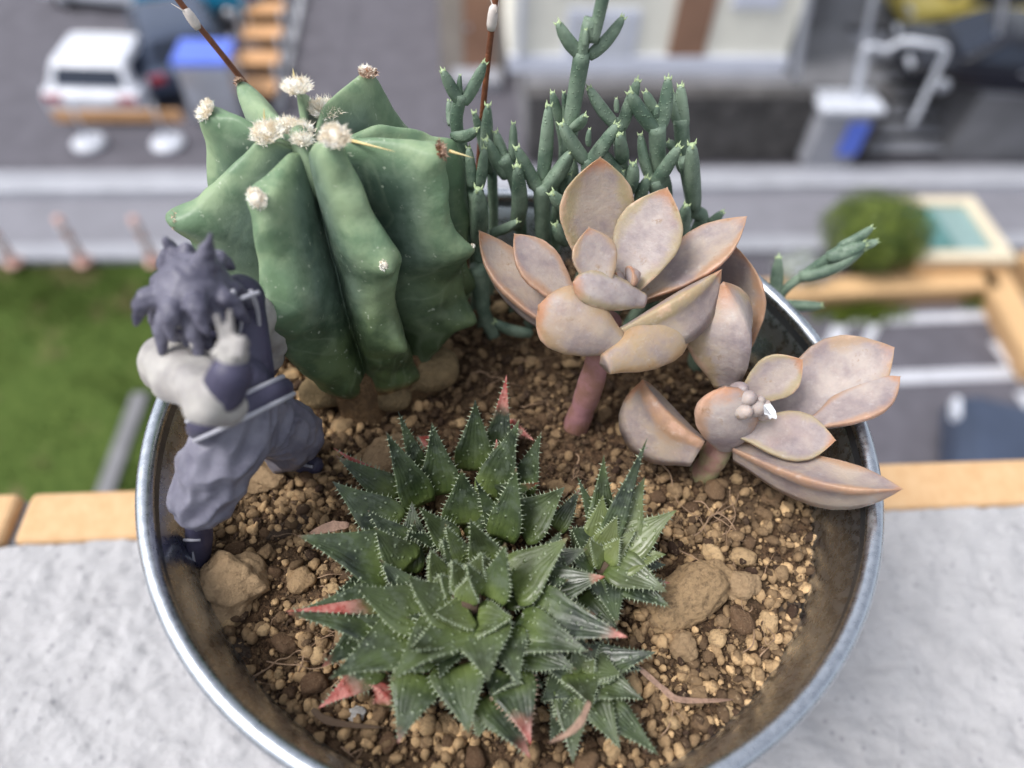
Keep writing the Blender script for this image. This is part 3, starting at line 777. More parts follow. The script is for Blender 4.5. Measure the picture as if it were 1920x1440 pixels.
# ------------------------------------------------------------------ toothed rosettes
def G5(x, y): return 520 + x / 1.946, 700 + y / 1.946
def toothed_plant(label, cen_px, cz, leaves, group=None):
    c0 = U(*G5(*cen_px), cz); r0 = V((c0.x, c0.y, SZ)); root = empty('toothed_aloe', r0, label, 'succulent')
    b = Buf(); b.tube([V((0, 0, -.002)), V((0, 0, .003)), V((0, 0, cz - SZ))], lambda t: .0045 - .002 * t, 12); b.link('stem', BARK, root)
    leaves = list(leaves)
    for base, tip, wpx, el, red, pale, bend in list(leaves):      # darker leaves showing underneath
        for _ in range((random.random() < .7) if wpx > 85 else 0):
            an = random.choice((-1, 1)) * random.uniform(.22, .4); q = random.uniform(.72, .92)
            dx, dy = tip[0] - cen_px[0], tip[1] - cen_px[1]
            leaves.append(((base[0] + random.uniform(-20, 20), base[1] + 14), (cen_px[0] + q * (dx * math.cos(an) - dy * math.sin(an)), cen_px[1] + q * (dx * math.sin(an) + dy * math.cos(an))), wpx * random.uniform(.6, .95), max(8, el + random.uniform(-16, 4)), random.choice((0, 0, 0, .05, .2)), 0, bend))
    for (base, tip, wpx, el, red, pale, bend) in leaves:
        dpx = math.hypot(base[0] - cen_px[0], base[1] - cen_px[1])
        bz = cz - .000018 * dpx - (.0025 if isinstance(base[0], float) else 0)
        B = U(*G5(*base), bz)
        T = elev_tip(*G5(*tip), B, R_(el))
        if T.z < soil_h(T.x, T.y) + .0012: T = U(*G5(*tip), soil_h(T.x, T.y) + .0015)
        mid = (B + T) / 2; k = (mid - CAM).dot(FW); w_ = wpx / 1.946 / F * k * (1.3 if el < 36 else 1.16)
        n = (c0 + V((0, 0, .022)) - mid); n = n + V((0, 0, .006))
        th = .0030 + w_ * .20
        if el < 32: bend = -abs(bend) * .8
        L = (T - B).length
        vs, fs, at, ae, ring, nu, nv = leaf_mesh('leaf', B, T, n, w_, th, P_aloe, bend * random.uniform(.6, 1.9), random.uniform(.26, .55), .5, 16, 8, .10, random.uniform(-.45, .45))
        vs = [v - r0 for v in vs]
        o = link('leaf', mesh('leaf', vs, fs, {'t': at, 'e': ae}), ALOE, root)
        o.color = (red, pale, 0, 1)
        # teeth: along both margins and the keel
        tb = Buf(); d = (T - B).normalized()
        for (k0, cnt, st) in ((0, 13, .0), (nv, 13, .5), (nv + nv // 2, 7, .3)):
            for j in range(cnt):
                t = .14 + .82 * (j + st * .5 + random.uniform(-.25, .25)) / cnt; i = min(nu - 1, int(t * nu)); f = t * nu - i
                e1 = lerp(vs[i * ring + k0], vs[(i + 1) * ring + k0], f)
                if k0 == 0: out = (vs[i * ring] - vs[i * ring + nv]).normalized()
                elif k0 == nv: out = (vs[i * ring + nv] - vs[i * ring]).normalized()
                else: out = (vs[i * ring + k0] - vs[i * ring + nv // 2]).normalized()
                ln = random.uniform(.0003, .0010) * (1 - .35 * t)
                tb.cone(e1 - out * .00012, e1 + out * ln + d * ln * .45, .00017, 4)
        to = link('teeth', mesh('teeth', tb.v, tb.f), TOOTH, o); to.color = (red if random.random() < .5 else 0, 0, 0, 1)
    return root
main = [ # base, tip, width, elevation, red, pale, bend
 ((715, 350), (722, 98), 125, 62, .0, .0, .04), ((595, 440), (565, 180), 128, 60, 0, 0, .04), ((525, 480), (396, 212), 118, 62, 0, 0, .05),
 ((540, 400), (440, 138), 66, 55, .1, 0, .04), ((775, 450), (884, 168), 128, 60, 0, 0, .04), ((885, 450), (964, 212), 92, 58, .05, 0, .04),
 ((690, 545), (672, 350), 150, 68, 0, 0, .05), ((820, 600), (872, 345), 120, 64, 0, 0, .04), ((430, 570), (202, 395), 150, 36, 0, 0, .06),
 ((440, 450), (212, 300), 100, 40, .1, 0, .05), ((420, 410), (204, 272), 40, 42, .9, 0, .04), ((880, 570), (1048, 415), 150, 45, .0, .1, .06), ((1020, 570), (1108, 412), 64, 40, .25, 0, .05),
 ((420, 700), (74, 594), 160, 26, .0, 0, .07), ((470, 710), (356, 562), 140, 50, 0, .1, .05), ((640, 620), (518, 488), 90, 60, 0, .1, .05),
 ((770, 690), (702, 530), 100, 66, 0, .1, .05), ((690, 690), (612, 548), 70, 68, 0, .15, .04), ((850, 780), (1060, 600), 185, 38, 0, .2, .10),
 ((785, 820), (832, 618), 115, 66, 0, .05, .04), ((940, 800), (1195, 742), 150, 26, .22, .05, .10), ((900, 870), (1275, 962), 165, 22, .28, 0, .08),
 ((400, 880), (40, 876), 175, 22, .12, 0, .07), ((420, 850), (30, 868), 50, 20, .75, 0, .05), ((540, 890), (282, 772), 150, 34, 0, .1, .07), ((640, 880), (476, 742), 150, 52, 0, .2, .08),
 ((700, 880), (575, 870), 115, 48, 0, .3, .10), ((730, 905), (860, 890), 130, 40, 0, .15, .14), ((510, 960), (192, 1116), 190, 20, .05, .05, .10),
 ((640, 930), (412, 1130), 165, 24, .0, .1, .12), ((690, 900), (478, 1010), 140, 36, 0, .1, .12), ((735, 930), (770, 1128), 190, 24, 0, .1, .16), ((830, 950), (880, 1140), 130, 24, 0, .05, .12),
 ((370, 1070), (150, 1222), 90, 12, .65, 0, .05), ((430, 1200), (300, 1120), 46, 14, 1., 0, .3), ((520, 1100), (440, 1350), 150, 10, .22, 0, .08), ((655, 1070), (700, 1315), 160, 12, .0, 0, .10),
 ((770, 1180), (922, 1405), 130, 8, .4, 0, .08), ((850, 1110), (925, 1355), 135, 12, .48, 0, .10), ((880, 940), (1135, 1015), 150, 28, .05, .05, .10), ((1000, 960), (1150, 1010), 90, 18, .2, 0, .08),
 ((600, 760), (560, 640), 80, 66, 0, .2, .04), ((680, 780), (640, 680), 84, 70, 0, .25, .03), ((720, 760), (748, 650), 76, 70, 0, .2, .03), ((640, 800), (590, 730), 70, 66, 0, .3, .03), ((690, 830), (700, 740), 80, 72, 0, .3, .03), ((740, 800), (690, 690), 66, 72, 0, .2, .03), ((600, 840), (520, 760), 90, 56, 0, .2, .06), ((660, 700), (600, 600), 70, 66, 0, .1, .04),
 ((980, 860), (1160, 880), 110, 24, .1, 0, .1), ((1130, 800), (1240, 930), 120, 14, .05, 0, .08), ((480, 640), (330, 500), 90, 40, .1, 0, .05), ((800, 400), (800, 240), 70, 50, .2, 0, .03), ((560, 1010), (300, 1090), 120, 14, .1, 0, .08),
 ((830, 1100), (780, 1180), 120, 14, 0, 0, .1), ((940, 720), (1130, 640), 110, 30, .0, .05, .08), ((900, 1000), (1090, 1080), 120, 16, .0, 0, .08),
]
toothed_plant('largest toothed dark green rosette with reddened leaf tips at the front of the pot', (690, 800), -.0035, main)
right = [((1190, 640), (1350, 235), 76, 52, 0, 0, .05), ((1180, 600), (1192, 300), 96, 58, 0, .1, .04), ((1230, 640), (1340, 380), 140, 46, 0, .35, .06), ((1240, 660), (1456, 500), 120, 30, 0, .4, .07),
 ((1240, 690), (1418, 662), 120, 24, 0, .5, .08), ((1220, 700), (1425, 800), 120, 14, .15, .2, .08), ((1230, 740), (1436, 856), 110, 8, .0, 0, .06), ((1170, 620), (1188, 445), 110, 56, 0, .5, .05), ((1190, 640), (1240, 520), 90, 58, 0, .5, .04),
 ((1160, 640), (1070, 560), 110, 40, .1, 0, .06), ((1200, 680), (1250, 600), 76, 60, 0, .6, .03), ((1180, 690), (1140, 600), 70, 62, 0, .5, .03), ((1190, 740), (1240, 920), 110, 10, .0, 0, .08), ((1150, 700), (1060, 660), 100, 30, 0, 0, .06), ((1215, 650), (1310, 570), 80, 44, 0, .4, .05)]
toothed_plant('paler toothed offset rosette right of the largest one, below the tall pink stem', (1195, 670), -.0085, right)
low = [((1130, 1080), (1382, 1018), 110, 22, 0, 0, .07), ((1140, 1110), (1335, 1190), 120, 16, 0, .1, .07), ((1130, 1160), (1252, 1372), 110, 10, 0, .1, .06), ((1180, 1200), (1394, 1396), 96, 8, 0, 0, .05), ((1070, 1150), (1078, 1424), 110, 8, 0, .1, .06),
 ((1040, 1110), (1018, 1268), 90, 14, .1, 0, .06), ((1080, 1080), (930, 1030), 90, 24, .0, 0, .05), ((1120, 1060), (1256, 1100), 120, 34, 0, .1, .06), ((1100, 1100), (1150, 1220), 110, 30, 0, .1, .07), ((1090, 1060), (1180, 980), 80, 40, 0, 0, .05),
 ((1060, 1120), (960, 1200), 90, 14, 0, 0, .06), ((1110, 1080), (1080, 1000), 70, 50, 0, .2, .04), ((1120, 1090), (1160, 1040), 60, 56, 0, .3, .03), ((1200, 1060), (1330, 1080), 60, 12, .1, 0, .06)]
toothed_plant('small toothed dark green offset rosette at the front right of the largest one', (1105, 1090), -.0115, low)
top = [((800, 300), (836, 6), 80, 50, .55, 0, .03), ((830, 190), (938, 246), 40, 20, 1., 0, .35), ((560, 260), (508, 228), 44, 14, 1., 0, .1), ((760, 290), (830, 160), 60, 44, .7, 0, .05), ((800, 280), (900, 200), 50, 36, .3, 0, .05)]
toothed_plant('reddened dying toothed shoot standing between the cactus and the largest rosette', (805, 290), -.012, top)

# ------------------------------------------------------------------ stones, grit, roots
def rock_mesh(name, seed, sub=2, flat=.8, el=1., lump=.28, fine=.06):
    bm = bmesh.new(); bmesh.ops.create_icosphere(bm, subdivisions=sub, radius=1)
    o = V((seed * 7.1, seed * 3.3, seed))
    for v in bm.verts:
        n = v.co.normalized(); r = 1 + lump * noise.noise(n * 1.1 + o) + lump * .5 * noise.noise(n * 2.4 + o) + fine * noise.noise(n * 6 + o)
        if sub > 2: r += .025 * noise.noise(n * 14 + o) + .012 * noise.noise(n * 30 + o)
        v.co = V((n.x * r * el, n.y * r, n.z * r * flat))
    me = bpy.data.meshes.new(name); bm.to_mesh(me); bm.free(); me.polygons.foreach_set('use_smooth', [True] * len(me.polygons)); return me
rng = random.Random(11)
AL = U(*G5(690, 800), SZ); CB = U(703, 700, SZ)
placed = []
def free(x, y, r, tol=.86):
    for (a, b, c) in placed:
        if (a - x) ** 2 + (b - y) ** 2 < ((c + r) * tol) ** 2: return False
    return True
def special(name, px, size, flat, el, rot, mat, seed, label, lump=.28, lift=.35, sub=5, cat='stone'):
    p = U(*px, SZ + size * lift); me = rock_mesh(name, seed, sub, flat, el, lump); me.materials.append(mat)
    o = bpy.data.objects.new(name, me); C.objects.link(o); o.location = p; o.scale = (size,) * 3; o.rotation_euler = rot
    o['label'] = label; o['category'] = cat; placed.append((p.x, p.y, size * (el + 1) / 2 * .9)); return o
special('rock', (428, 1103), .0062, .72, 1.05, (.5, .15, .3), ROCK, 3.3, 'big pale tan angular rock by the boot of the figurine', .42)
special('rock', (1290, 1118), .0052, .62, 1.95, (.1, -.1, .62), LOAM, 5.1, 'long speckled lumpy stone beside the paler offset rosette', .3)
special('rock', (722, 855), .0044, .8, 1.3, (0, 0, 1.2), ROCK, 8.2, 'smooth sandy stone half hidden behind the back leaves of the largest rosette', .25)
special('rock', (484, 890), .0036, .6, 1.7, (0, 0, -.5), ROCK, 9.7, 'pale flat stone lying under the trousers of the figurine', .3)
special('rock', (1390, 1098), .0031, .85, 1.1, (0, 0, .4), ROCK, 2.7, 'round knobbly stone touching the far end of the long speckled stone', .3)
special('rock', (1281, 1212), .0026, .9, 1., (0, 0, .4), ROCK, 12.7, 'rounded pale stone below the long speckled stone', .25)
special('bark_piece', (548, 985), .0019, .4, 2.2, (0, 0, .6), BARK, 6.6, 'dark fibrous piece of bark left of the largest rosette', .4, cat='bark')
special('bark_piece', (445, 1215), .0016, .5, 2.0, (0, 0, -.3), BARK, 7.6, 'dark brown bark lump below the big tan rock', .4, cat='bark')
special('bark_piece', (1480, 1140), .0011, .4, 2.4, (0, 0, .5), BARK, 17.6, 'thin bark sliver near the dusty right wall of the pot', .3, cat='bark')
w_ = special('white_grit', (668, 1340), .0013, .8, 1.3, (0, 0, .3), WHITEBIT, 4.4, 'small white crumb near the left front edge of the largest rosette', .5, sub=3)
pool = [rock_mesh('pebble', i * 1.7 + .3, 3, rng.uniform(.65, .95), rng.uniform(1., 1.5), rng.uniform(.18, .42)) for i in range(16)]
for me in pool: me.materials.append(PEB)
def allowed(x, y, r):
    if math.hypot(x, y) > SR - r * 1.0: return False
    if math.hypot(x - CB.x, y - CB.y) < .0145: return False
    return True
def dens(x, y):   # more and larger pebbles to the front and left
    d = 1.
    if y > -.004 and x > -.02: d = .14
    if math.hypot(x - AL.x, y - AL.y) < .02: d = .25
    return d
for me in pool: pass
n = 0; tries = 0; LBL = 'small tan rounded clay pebble lying loose on the dark potting soil'
while n < 290 and tries < 60000:
    tries += 1
    f = n / 290; r = lerp(.0026, .0010, f ** .45) * rng.uniform(.85, 1.15)
    a = rng.random() * 6.2832; q = SR * math.sqrt(rng.random()); x, y = q * math.cos(a), q * math.sin(a)
    if rng.random() > dens(x, y) or not allowed(x, y, r) or not free(x, y, r): continue
    if math.hypot(x + .0594, y + .0266) < .004 or math.hypot(x + .042, y + .0037) < .003: continue
    placed.append((x, y, r)); o = bpy.data.objects.new('pebble', rng.choice(pool)); C.objects.link(o)
    o.location = (x, y, soil_h(x, y) + r * rng.uniform(.25, .6)); o.scale = (r * .9,) * 3
    o.rotation_euler = (rng.uniform(-.5, .5), rng.uniform(-.5, .5), rng.uniform(0, 6.3))
    o['label'] = LBL; o['category'] = 'pebble'; o['group'] = 'loose clay pebbles on the soil'; n += 1
# finer grit: one mass
def grit(name, count, rmin, rmax, sub, label, shade):
    protos = []
    for i in range(8):
        me = rock_mesh('p', i * 2.9 + .7, sub, rng.uniform(.6, .95), rng.uniform(1, 1.6), .4)
        protos.append((np.array([v.co[:] for v in me.vertices]), np.array([p.vertices[:] for p in me.polygons]))); bpy.data.meshes.remove(me)
    VS, FS, SH = [], [], []; off = 0; k = 0
    while k < count:
        a = rng.random() * 6.2832; q = SR * math.sqrt(rng.random()); x, y = q * math.cos(a), q * math.sin(a)
        cl = noise.noise(V((x * 60, y * 60, 4)))
        if rng.random() > lerp(.5, 1.2, sm(-.2, .3, cl)) * (.55 if (y > 0 and x > -.02) else 1): continue
        if not allowed(x, y, .0002): continue
        r = rmin + (rmax - rmin) * rng.random() ** 2
        pv, pf = protos[rng.randrange(8)]
        e = Quaternion((rng.gauss(0, 1), rng.gauss(0, 1), rng.gauss(0, 1), rng.gauss(0, 1))).normalized().to_matrix()
        vv = pv @ np.array(e).T * r + np.array([x, y, soil_h(x, y) + r * rng.uniform(-.1, .9) + (rng.random() ** 3) * .0009])
        VS.append(vv); FS.append(pf + off); dk = .5 if (y > -.004 and x > -.02) else 1.; SH.append(np.full(len(pv), min(1, max(0, rng.gauss(*shade) * dk)))); off += len(pv); k += 1  # back-right grit darkened: dark crumbly soil, with the plants' shade put into its colour
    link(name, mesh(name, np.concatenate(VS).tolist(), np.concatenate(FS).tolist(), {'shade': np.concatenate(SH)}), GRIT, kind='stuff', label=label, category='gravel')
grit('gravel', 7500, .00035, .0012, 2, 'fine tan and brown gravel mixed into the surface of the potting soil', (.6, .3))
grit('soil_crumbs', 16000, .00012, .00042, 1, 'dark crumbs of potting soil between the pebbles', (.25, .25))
# dusty grains clinging low on the inner wall
VS, FS = [], []
b = Buf()
for i in range(1500):
    a = rng.random() * 6.2832; h = rng.random() ** 2.2 * .009; rr = lerp(.0652, .0660, h / .009) - .0002
    p = V((rr * math.cos(a), rr * math.sin(a), SZ + .0005 + h)); r = rng.uniform(.0001, .0004) * (1 - h * 60)
    b.cone(p, p * .999 + V((0, 0, r)) - V((p.x, p.y, 0)).normalized() * r, max(r, .00008), 5)
link('dust_grains', mesh('dust_grains', b.v, b.f, {'shade': [.5] * len(b.v)}), GRIT, kind='stuff', label='dusty grains clinging to the inner wall of the pot', category='dust')
# roots
def root_path(p, ang, L, curl):
    pts = [p]; a = ang
    for i in range(7):
        a += rng.uniform(-curl, curl); p = p + V((math.cos(a), math.sin(a), 0)) * L / 7
        if math.hypot(p.x, p.y) > SR - .001: break
        pts.append(V((p.x, p.y, soil_h(p.x, p.y) + .0010 + .0012 * rng.random())))
    return pts
rp_ = [((1240, 870), -.9, .022), ((1290, 1010), .3, .016), ((1330, 1000), .1, .014), ((1300, 940), -1.2, .012), ((1250, 1020), -.2, .018), ((1390, 1225), .4, .014), ((1420, 1240), .9, .008), ((600, 1035), -.3, .014), ((560, 1080), .2, .014), ((600, 1100), .1, .008),
       ((470, 1270), .1, .012), ((560, 1260), .6, .010), ((1340, 960), -1.3, .010), ((700, 780), .3, .012), ((1080, 850), -1.5, .012), ((640, 1400), -.2, .01), ((1240, 1380), .3, .012), ((560, 1160), -.6, .012), ((500, 1240), .5, .014), ((960, 760), .2, .010), ((1180, 880), .4, .010), ((620, 1290), .6, .010), ((880, 700), -.1, .01), ((910, 740), .5, .01)]
for i in range(34):
    a = rng.random() * 6.28; q = .058 * math.sqrt(rng.random()); x, y = q * math.cos(a), q * math.sin(a)
    if allowed(x, y, .001): rp_.append((None, rng.uniform(0, 6.28), rng.uniform(.005, .013), V((x, y, soil_h(x, y) + .001))))
for q in rp_:
    p = U(*q[0], SZ + .0012) if q[0] else q[3]
    pts = root_path(p, q[1], q[2], .7)
    if len(pts) < 3: continue
    r = rng.uniform(.00012, .0002) if q[0] else rng.uniform(.00006, .00012)
    b = Buf(); pp = [x - p for x in catmull(pts, 4)]; b.tube(pp, lambda t: r * (1 - .7 * t), 6)
    for j in range(2 if q[0] else 0):
        k = rng.randrange(3, len(pp) - 2); s_ = pp[k]; b.tube(catmull([s_, s_ + V((rng.uniform(-1, 1), rng.uniform(-1, 1), .2)) * .002, s_ + V((rng.uniform(-1, 1), rng.uniform(-1, 1), .1)) * .004], 4), lambda t: r * .5 * (1 - .7 * t), 5)
    o = link('dry_root', b.mesh('dry_root'), ROOT); o.location = p
    o['label'] = 'thin pale wiry root curling across the soil'; o['category'] = 'root'; o['group'] = 'loose dry roots on the soil'
# shrivelled leaves
def shrivel(pxs, w, label, mat=DRY):
    ps = [U(x, y, z) for x, y, z in pxs]; p0 = ps[0]; b = Buf(); ps = [p - p0 for p in catmull(ps, 6)]
    N = len(ps); fr = frames(ps); vs = []; fs = []
    for i, (p, t, u, bb) in enumerate(fr):
        k = i / (N - 1); ww = w * math.sin(math.pi * min(1, .12 + .86 * k)) ** .7 * (1 + .25 * noise.noise(V((k * 6, w * 900, 0)))); tw = k * 2.2
        sd = V((0, 0, 1)).cross(t).normalized(); nn = t.cross(sd) * -1; a_ = sd * math.cos(tw * .4) + nn * math.sin(tw * .4); c2 = t.cross(a_)
        for m_ in range(10):
            an = 2 * math.pi * m_ / 10; vs.append(p + a_ * math.cos(an) * ww + c2 * math.sin(an) * ww * .28 + c2 * (.35 * ww * math.cos(an) ** 2))
    for i in range(N - 1):
        for k in range(10): a, b2 = i * 10 + k, i * 10 + (k + 1) % 10; fs.append((a, b2, b2 + 10, a + 10))
    fs += [tuple(range(9, -1, -1)), tuple((N - 1) * 10 + k for k in range(10))]
    o = link('dry_leaf', mesh('dry_leaf', vs, fs), mat); o.location = p0; o['label'] = label; o['category'] = 'dry leaf'
shrivel([(1195, 1250, -.013), (1240, 1290, -.0145), (1270, 1312, -.0145), (1330, 1315, -.0145), (1375, 1312, -.0145)], .0007, 'shrivelled pinkish dead leaf lying on the gravel at the front right')
shrivel([(1105, 1315, -.002), (1090, 1350, -.001), (1068, 1372, -.002), (1030, 1392, -.004)], .0006, 'thin curled dry leaf hanging over the front offset rosette')
shrivel([(655, 985, -.010), (620, 988, -.0105), (580, 1000, -.012)], .0010, 'pale papery dead leaf with an orange edge left of the largest rosette')
shrivel([(585, 1330, -.015), (610, 1350, -.0148), (650, 1360, -.015), (720, 1365, -.0148)], .0007, 'dark curled dead leaf under the front left of the largest rosette', BARK)

# ------------------------------------------------------------------ dry flower stalks
def stalk(label, pts, r, node):
    p0 = V(pts[0]); root = empty('dry_stalk', p0, label, 'stalk'); ps = [V(p) - p0 for p in catmull(pts, 8)]
    b = Buf(); b.tube(ps, lambda t: r * (1.05 - .25 * t), 12); b.link('cane', TWIG, root)
    n0 = V(node[0]) - p0; n1 = V(node[1]) - p0; b = Buf(); d = n1 - n0
    b.tube([n0 - d * .3, n0, n0 + d * .4, n0 + d * .8, n1], lambda t: r * float(np.interp(t, [0, .3, .7, 1], [1.12, 1.55, 1.4, .5])), 12)
    for k in range(4):
        s0 = n0 + d * .3; e_ = s0 + d * rng.uniform(.8, 1.3) + V((rng.uniform(-1, 1), rng.uniform(-1, 1), 0)) * r * 2.2; b.tube([s0, lerp(s0, e_, .5) + V((r * .8, 0, 0)), e_], lambda t: r * .5 * (1 - t * .9), 5)
    b.link('papery_node', PAPER, root)
stalk('brown dry stalk leaning to the upper left from behind the cactus', [UY(640, 420, .061), UY(560, 290, .061), UY(446, 140, .060), UY(372, 48, .059), UY(310, -30, .058), UY(230, -120, .056)], .00066, (UY(366, 44, .0588), UY(345, 14, .0585)))
stalk('brown upright dry stalk standing among the finger-leaved stems', [UY(868, 560, .052), UY(893, 350, .052), UY(907, 190, .052), UY(921, 60, .052), UY(932, -20, .052), UY(950, -150, .052)], .00066, (UY(922, 45, .0515), UY(926, 8, .0515)))

# ------------------------------------------------------------------ figurine
def build_figurine():
    f0 = U(480, 960, SZ); root = empty('figurine', f0, 'grey toy figurine of a person in baggy trousers, bowing with one hand raised', 'figurine')
    def J(px, py, Y):
        return UY(px, py, Y + .011 * sm(840, 640, py))
    pxm = .105 / F
    def cap(b, p, q, r1, r2, n=16):
        b.tube([lerp(p, q, t) for t in (0, .25, .5, .75, 1)], lambda t: lerp(r1, r2, t), n); b.ellips(p, r1, r1, r1, 8); b.ellips(q, r2, r2, r2, 8)
    def out(b, name, vox, mat, smooth=4, na=0, ns=300, parent=None):
        me = remesh(b, name, vox, smooth, na, ns)
        for v in me.vertices: v.co -= f0
        return link(name, me, mat, parent or root)
    waist = J(455, 762, -.016); chest = J(405, 668, -.017); neck = J(378, 615, -.0165); head = J(362, 565, -.018)
    kn1 = J(402, 880, -.021); an1 = J(372, 968, -.0245); toe1 = U(375, 1050, SZ + .003)
    hip2 = J(490, 765, -.012); kn2 = J(548, 810, -.006); an2 = J(545, 862, -.004); toe2 = U(590, 872, SZ + .002)
    shR = J(322, 680, -.021); elR = J(405, 752, -.028); wrR = J(433, 712, -.031); haR = J(436, 664, -.032)
    shL = J(470, 590, -.009); elL = J(508, 640, -.006); haL = J(500, 705, -.001)
    # body: one continuous skin
    b = Buf()
    cap(b, waist, chest, .0042, .0052); cap(b, chest, neck, .0040, .0020); cap(b, neck, head, .0020, .0030)
    b.ellips(head, .0050, .0055, .0058, 14); face = head + V((.002, -.006, -.002)); b.ellips(face + V((0, -.0009, .0004)), .0008, .0011, .0012, 8)
    b.ellips(head + V((.0063, 0, -.001)), .0006, .0012, .0016, 8); b.ellips(head + V((-.0063, 0, -.001)), .0006, .0012, .0016, 8)
    cap(b, chest, shR, .0036, .0028); cap(b, shR, elR, .0022, .0019); cap(b, elR, wrR, .0019, .0014); cap(b, wrR, haR, .0014, .0019)
    cap(b, chest, shL, .0036, .0026); cap(b, shL, elL, .0022, .0018); cap(b, elL, haL, .0018, .0013)
    cap(b, waist, hip2, .0042, .004); cap(b, hip2, kn2, .004, .003); cap(b, kn2, an2, .003, .0018); cap(b, waist, kn1, .0042, .003); cap(b, kn1, an1, .003, .0018)
    # raised hand: palm, two straight fingers, two curled, thumb
    up = (J(430, 605, -.031) - haR).normalized(); sd = CR * 1.
    b.ellips(haR + up * .0003, .0022, .0013, .0024, 10)
    for off, L in ((-.0009, .0042), (.0001, .0048)):
        base = haR + up * .0016 + sd * off; m1 = base + up * L * .5 + sd * off * .25; cap(b, base, m1, .00062, .00056, 8); cap(b, m1, base + up * L + sd * off * .7, .00056, .00042, 8)
    for off in (.0010, .0018):
        base = haR + up * .0016 + sd * off; k_ = base + up * .0014 - V((0, .0008, 0)); cap(b, base, k_, .0006, .0006, 8); cap(b, k_, k_ - up * .0016 - V((0, .0010, 0)), .0006, .0005, 8)
    th0 = haR - sd * .0016 - up * .0006; cap(b, th0, th0 - sd * .0006 + up * .0016 - V((0, .0009, 0)), .0007, .0005, 8)
    for k in range(5):  # other hand
        a_ = (k - 2) * .0007; d_ = (haL - elL).normalized(); s0 = haL + d_ * .001 + CR * a_; L = [.0022, .003, .0034, .003, .0024][k]; m1 = s0 + d_ * L * .5; cap(b, s0, m1, .0005, .00045, 8); cap(b, m1, m1 + d_ * L * .4 - V((0, .0006, 0)), .00045, .00035, 8)
    body = out(b, 'body', .00032, FP_PALE, 3)
    # sleeves / shirt: puffed, gathered
    b = Buf(); cap(b, shR, lerp(shR, elR, .55), .0052, .0044); cap(b, lerp(shR, elR, .5), elR, .0044, .0040); cap(b, elR, lerp(elR, wrR, .45), .0036, .0031); cap(b, chest, shR, .0044, .0046); cap(b, chest, waist, .0050, .0044)
    cap(b, chest, shL, .0044, .0044); cap(b, shL, elL, .0040, .0034); cap(b, elL, lerp(elL, haL, .6), .0034, .0026)
    out(b, 'shirt', .0004, FP_PALE, 5, .0009, 230)
    b = Buf(); cap(b, lerp(elR, wrR, .45), lerp(wrR, haR, .25), .0031, .0028); out(b, 'wristband', .0003, FP_DARK, 3)
    b = Buf(); d_ = (haL - elL); cap(b, elL + d_ * .5, elL + d_ * .75, .0024, .0022); out(b, 'wristband', .0003, FP_DARK, 3)
    # vest with straps
    b = Buf(); cap(b, J(452, 560, -.013), J(468, 700, -.018), .0036, .0040); cap(b, J(450, 560, -.013), J(395, 585, -.018), .0040, .0030); cap(b, J(402, 672, -.020), J(455, 725, -.020), .0050, .0048)
    vest = out(b, 'vest', .0004, FP_DARK, 4)
    for pts in ([(425, 575), (452, 560), (486, 548)], [(436, 545), (452, 590), (446, 640)], [(470, 545), (482, 580), (488, 640)]):
        b = Buf(); b.tube(catmull([J(x, y, -.0185 if x < 470 else -.0165) - f0 for x, y in pts], 6), .00038, 7); b.link('strap', FP_LINE, vest)
    # sash
    def ring(c, nrm, rx, ry, rad, mat, name, parent):
        q = nrm.to_track_quat('Z', 'Y'); pts = [c + q @ V((rx * math.cos(a), ry * math.sin(a), 0)) for a in [2 * math.pi * i / 40 for i in range(41)]]
        b = Buf(); b.tube([p - f0 for p in pts], rad, 10, False); return b.link(name, mat, parent)
    nrm = (chest - waist).normalized(); wc = J(452, 764, -.0185)
    sash = ring(wc, nrm, .0072, .0070, .0018, FP_DARK, 'sash', root)
    ring(wc + nrm * .0016, nrm, .0080, .0078, .00045, FP_LINE, 'sash_edge', sash); ring(wc - nrm * .0016, nrm, .0083, .0081, .00045, FP_LINE, 'sash_edge', sash)
    # trousers: baggy with folds
    b = Buf(); cap(b, J(452, 782, -.016), J(425, 850, -.019), .0062, .0058); cap(b, J(425, 850, -.019), kn1, .0058, .0054); cap(b, kn1, J(380, 930, -.0235), .0056, .0053); cap(b, J(380, 930, -.0235), J(374, 955, -.024), .0052, .0034)
    cap(b, J(470, 782, -.015), J(512, 790, -.010), .0060, .0060); cap(b, J(512, 790, -.010), J(545, 815, -.006), .0060, .0056); cap(b, J(545, 815, -.006), J(535, 850, -.004), .0058, .0040)
    me = remesh(b, 'trousers', .0004, 5)
    axd = (kn1 - waist).normalized()
    nrm = [v.normal.copy() for v in me.vertices]
    for v, nv in zip(me.vertices, nrm):
        p = v.co; ax2 = (an2 - hip2).normalized() if (p - kn2).length < (p - kn1).length else axd; al_ = p.dot(ax2); ac_ = p - ax2 * al_
        q_ = ac_ * 330 + ax2 * al_ * 110; rn = 1 - abs(noise.noise(q_)) * 2.4
        v.co = p + nv * (.0008 * rn + .0005 * noise.noise(p * 130)) - f0
    link('trousers', me, FP_TROU, root)
    # boots
    for (an, toe) in ((J(372, 958, -.024), toe1), (an2, toe2)):
        b = Buf(); mid_ = lerp(an, toe, .55); cap(b, an, mid_, .0024, .0024); cap(b, mid_, toe, .0024, .0019)
        bo = out(b, 'boot', .0003, FP_DARK, 4)
        b = Buf(); up2 = V((0, -.62, .78)); b.tube([lerp(an, toe, t) + up2 * .0024 - f0 for t in (.15, .4, .65, .9, 1.05)], .00034, 6)
        q = lerp(an, toe, .5) + up2 * .0028 - f0; b.tube([q - CR * .0015, q + up2 * .0003, q + CR * .0015], .0003, 6)
        b.link('lace', FP_LINE, bo)
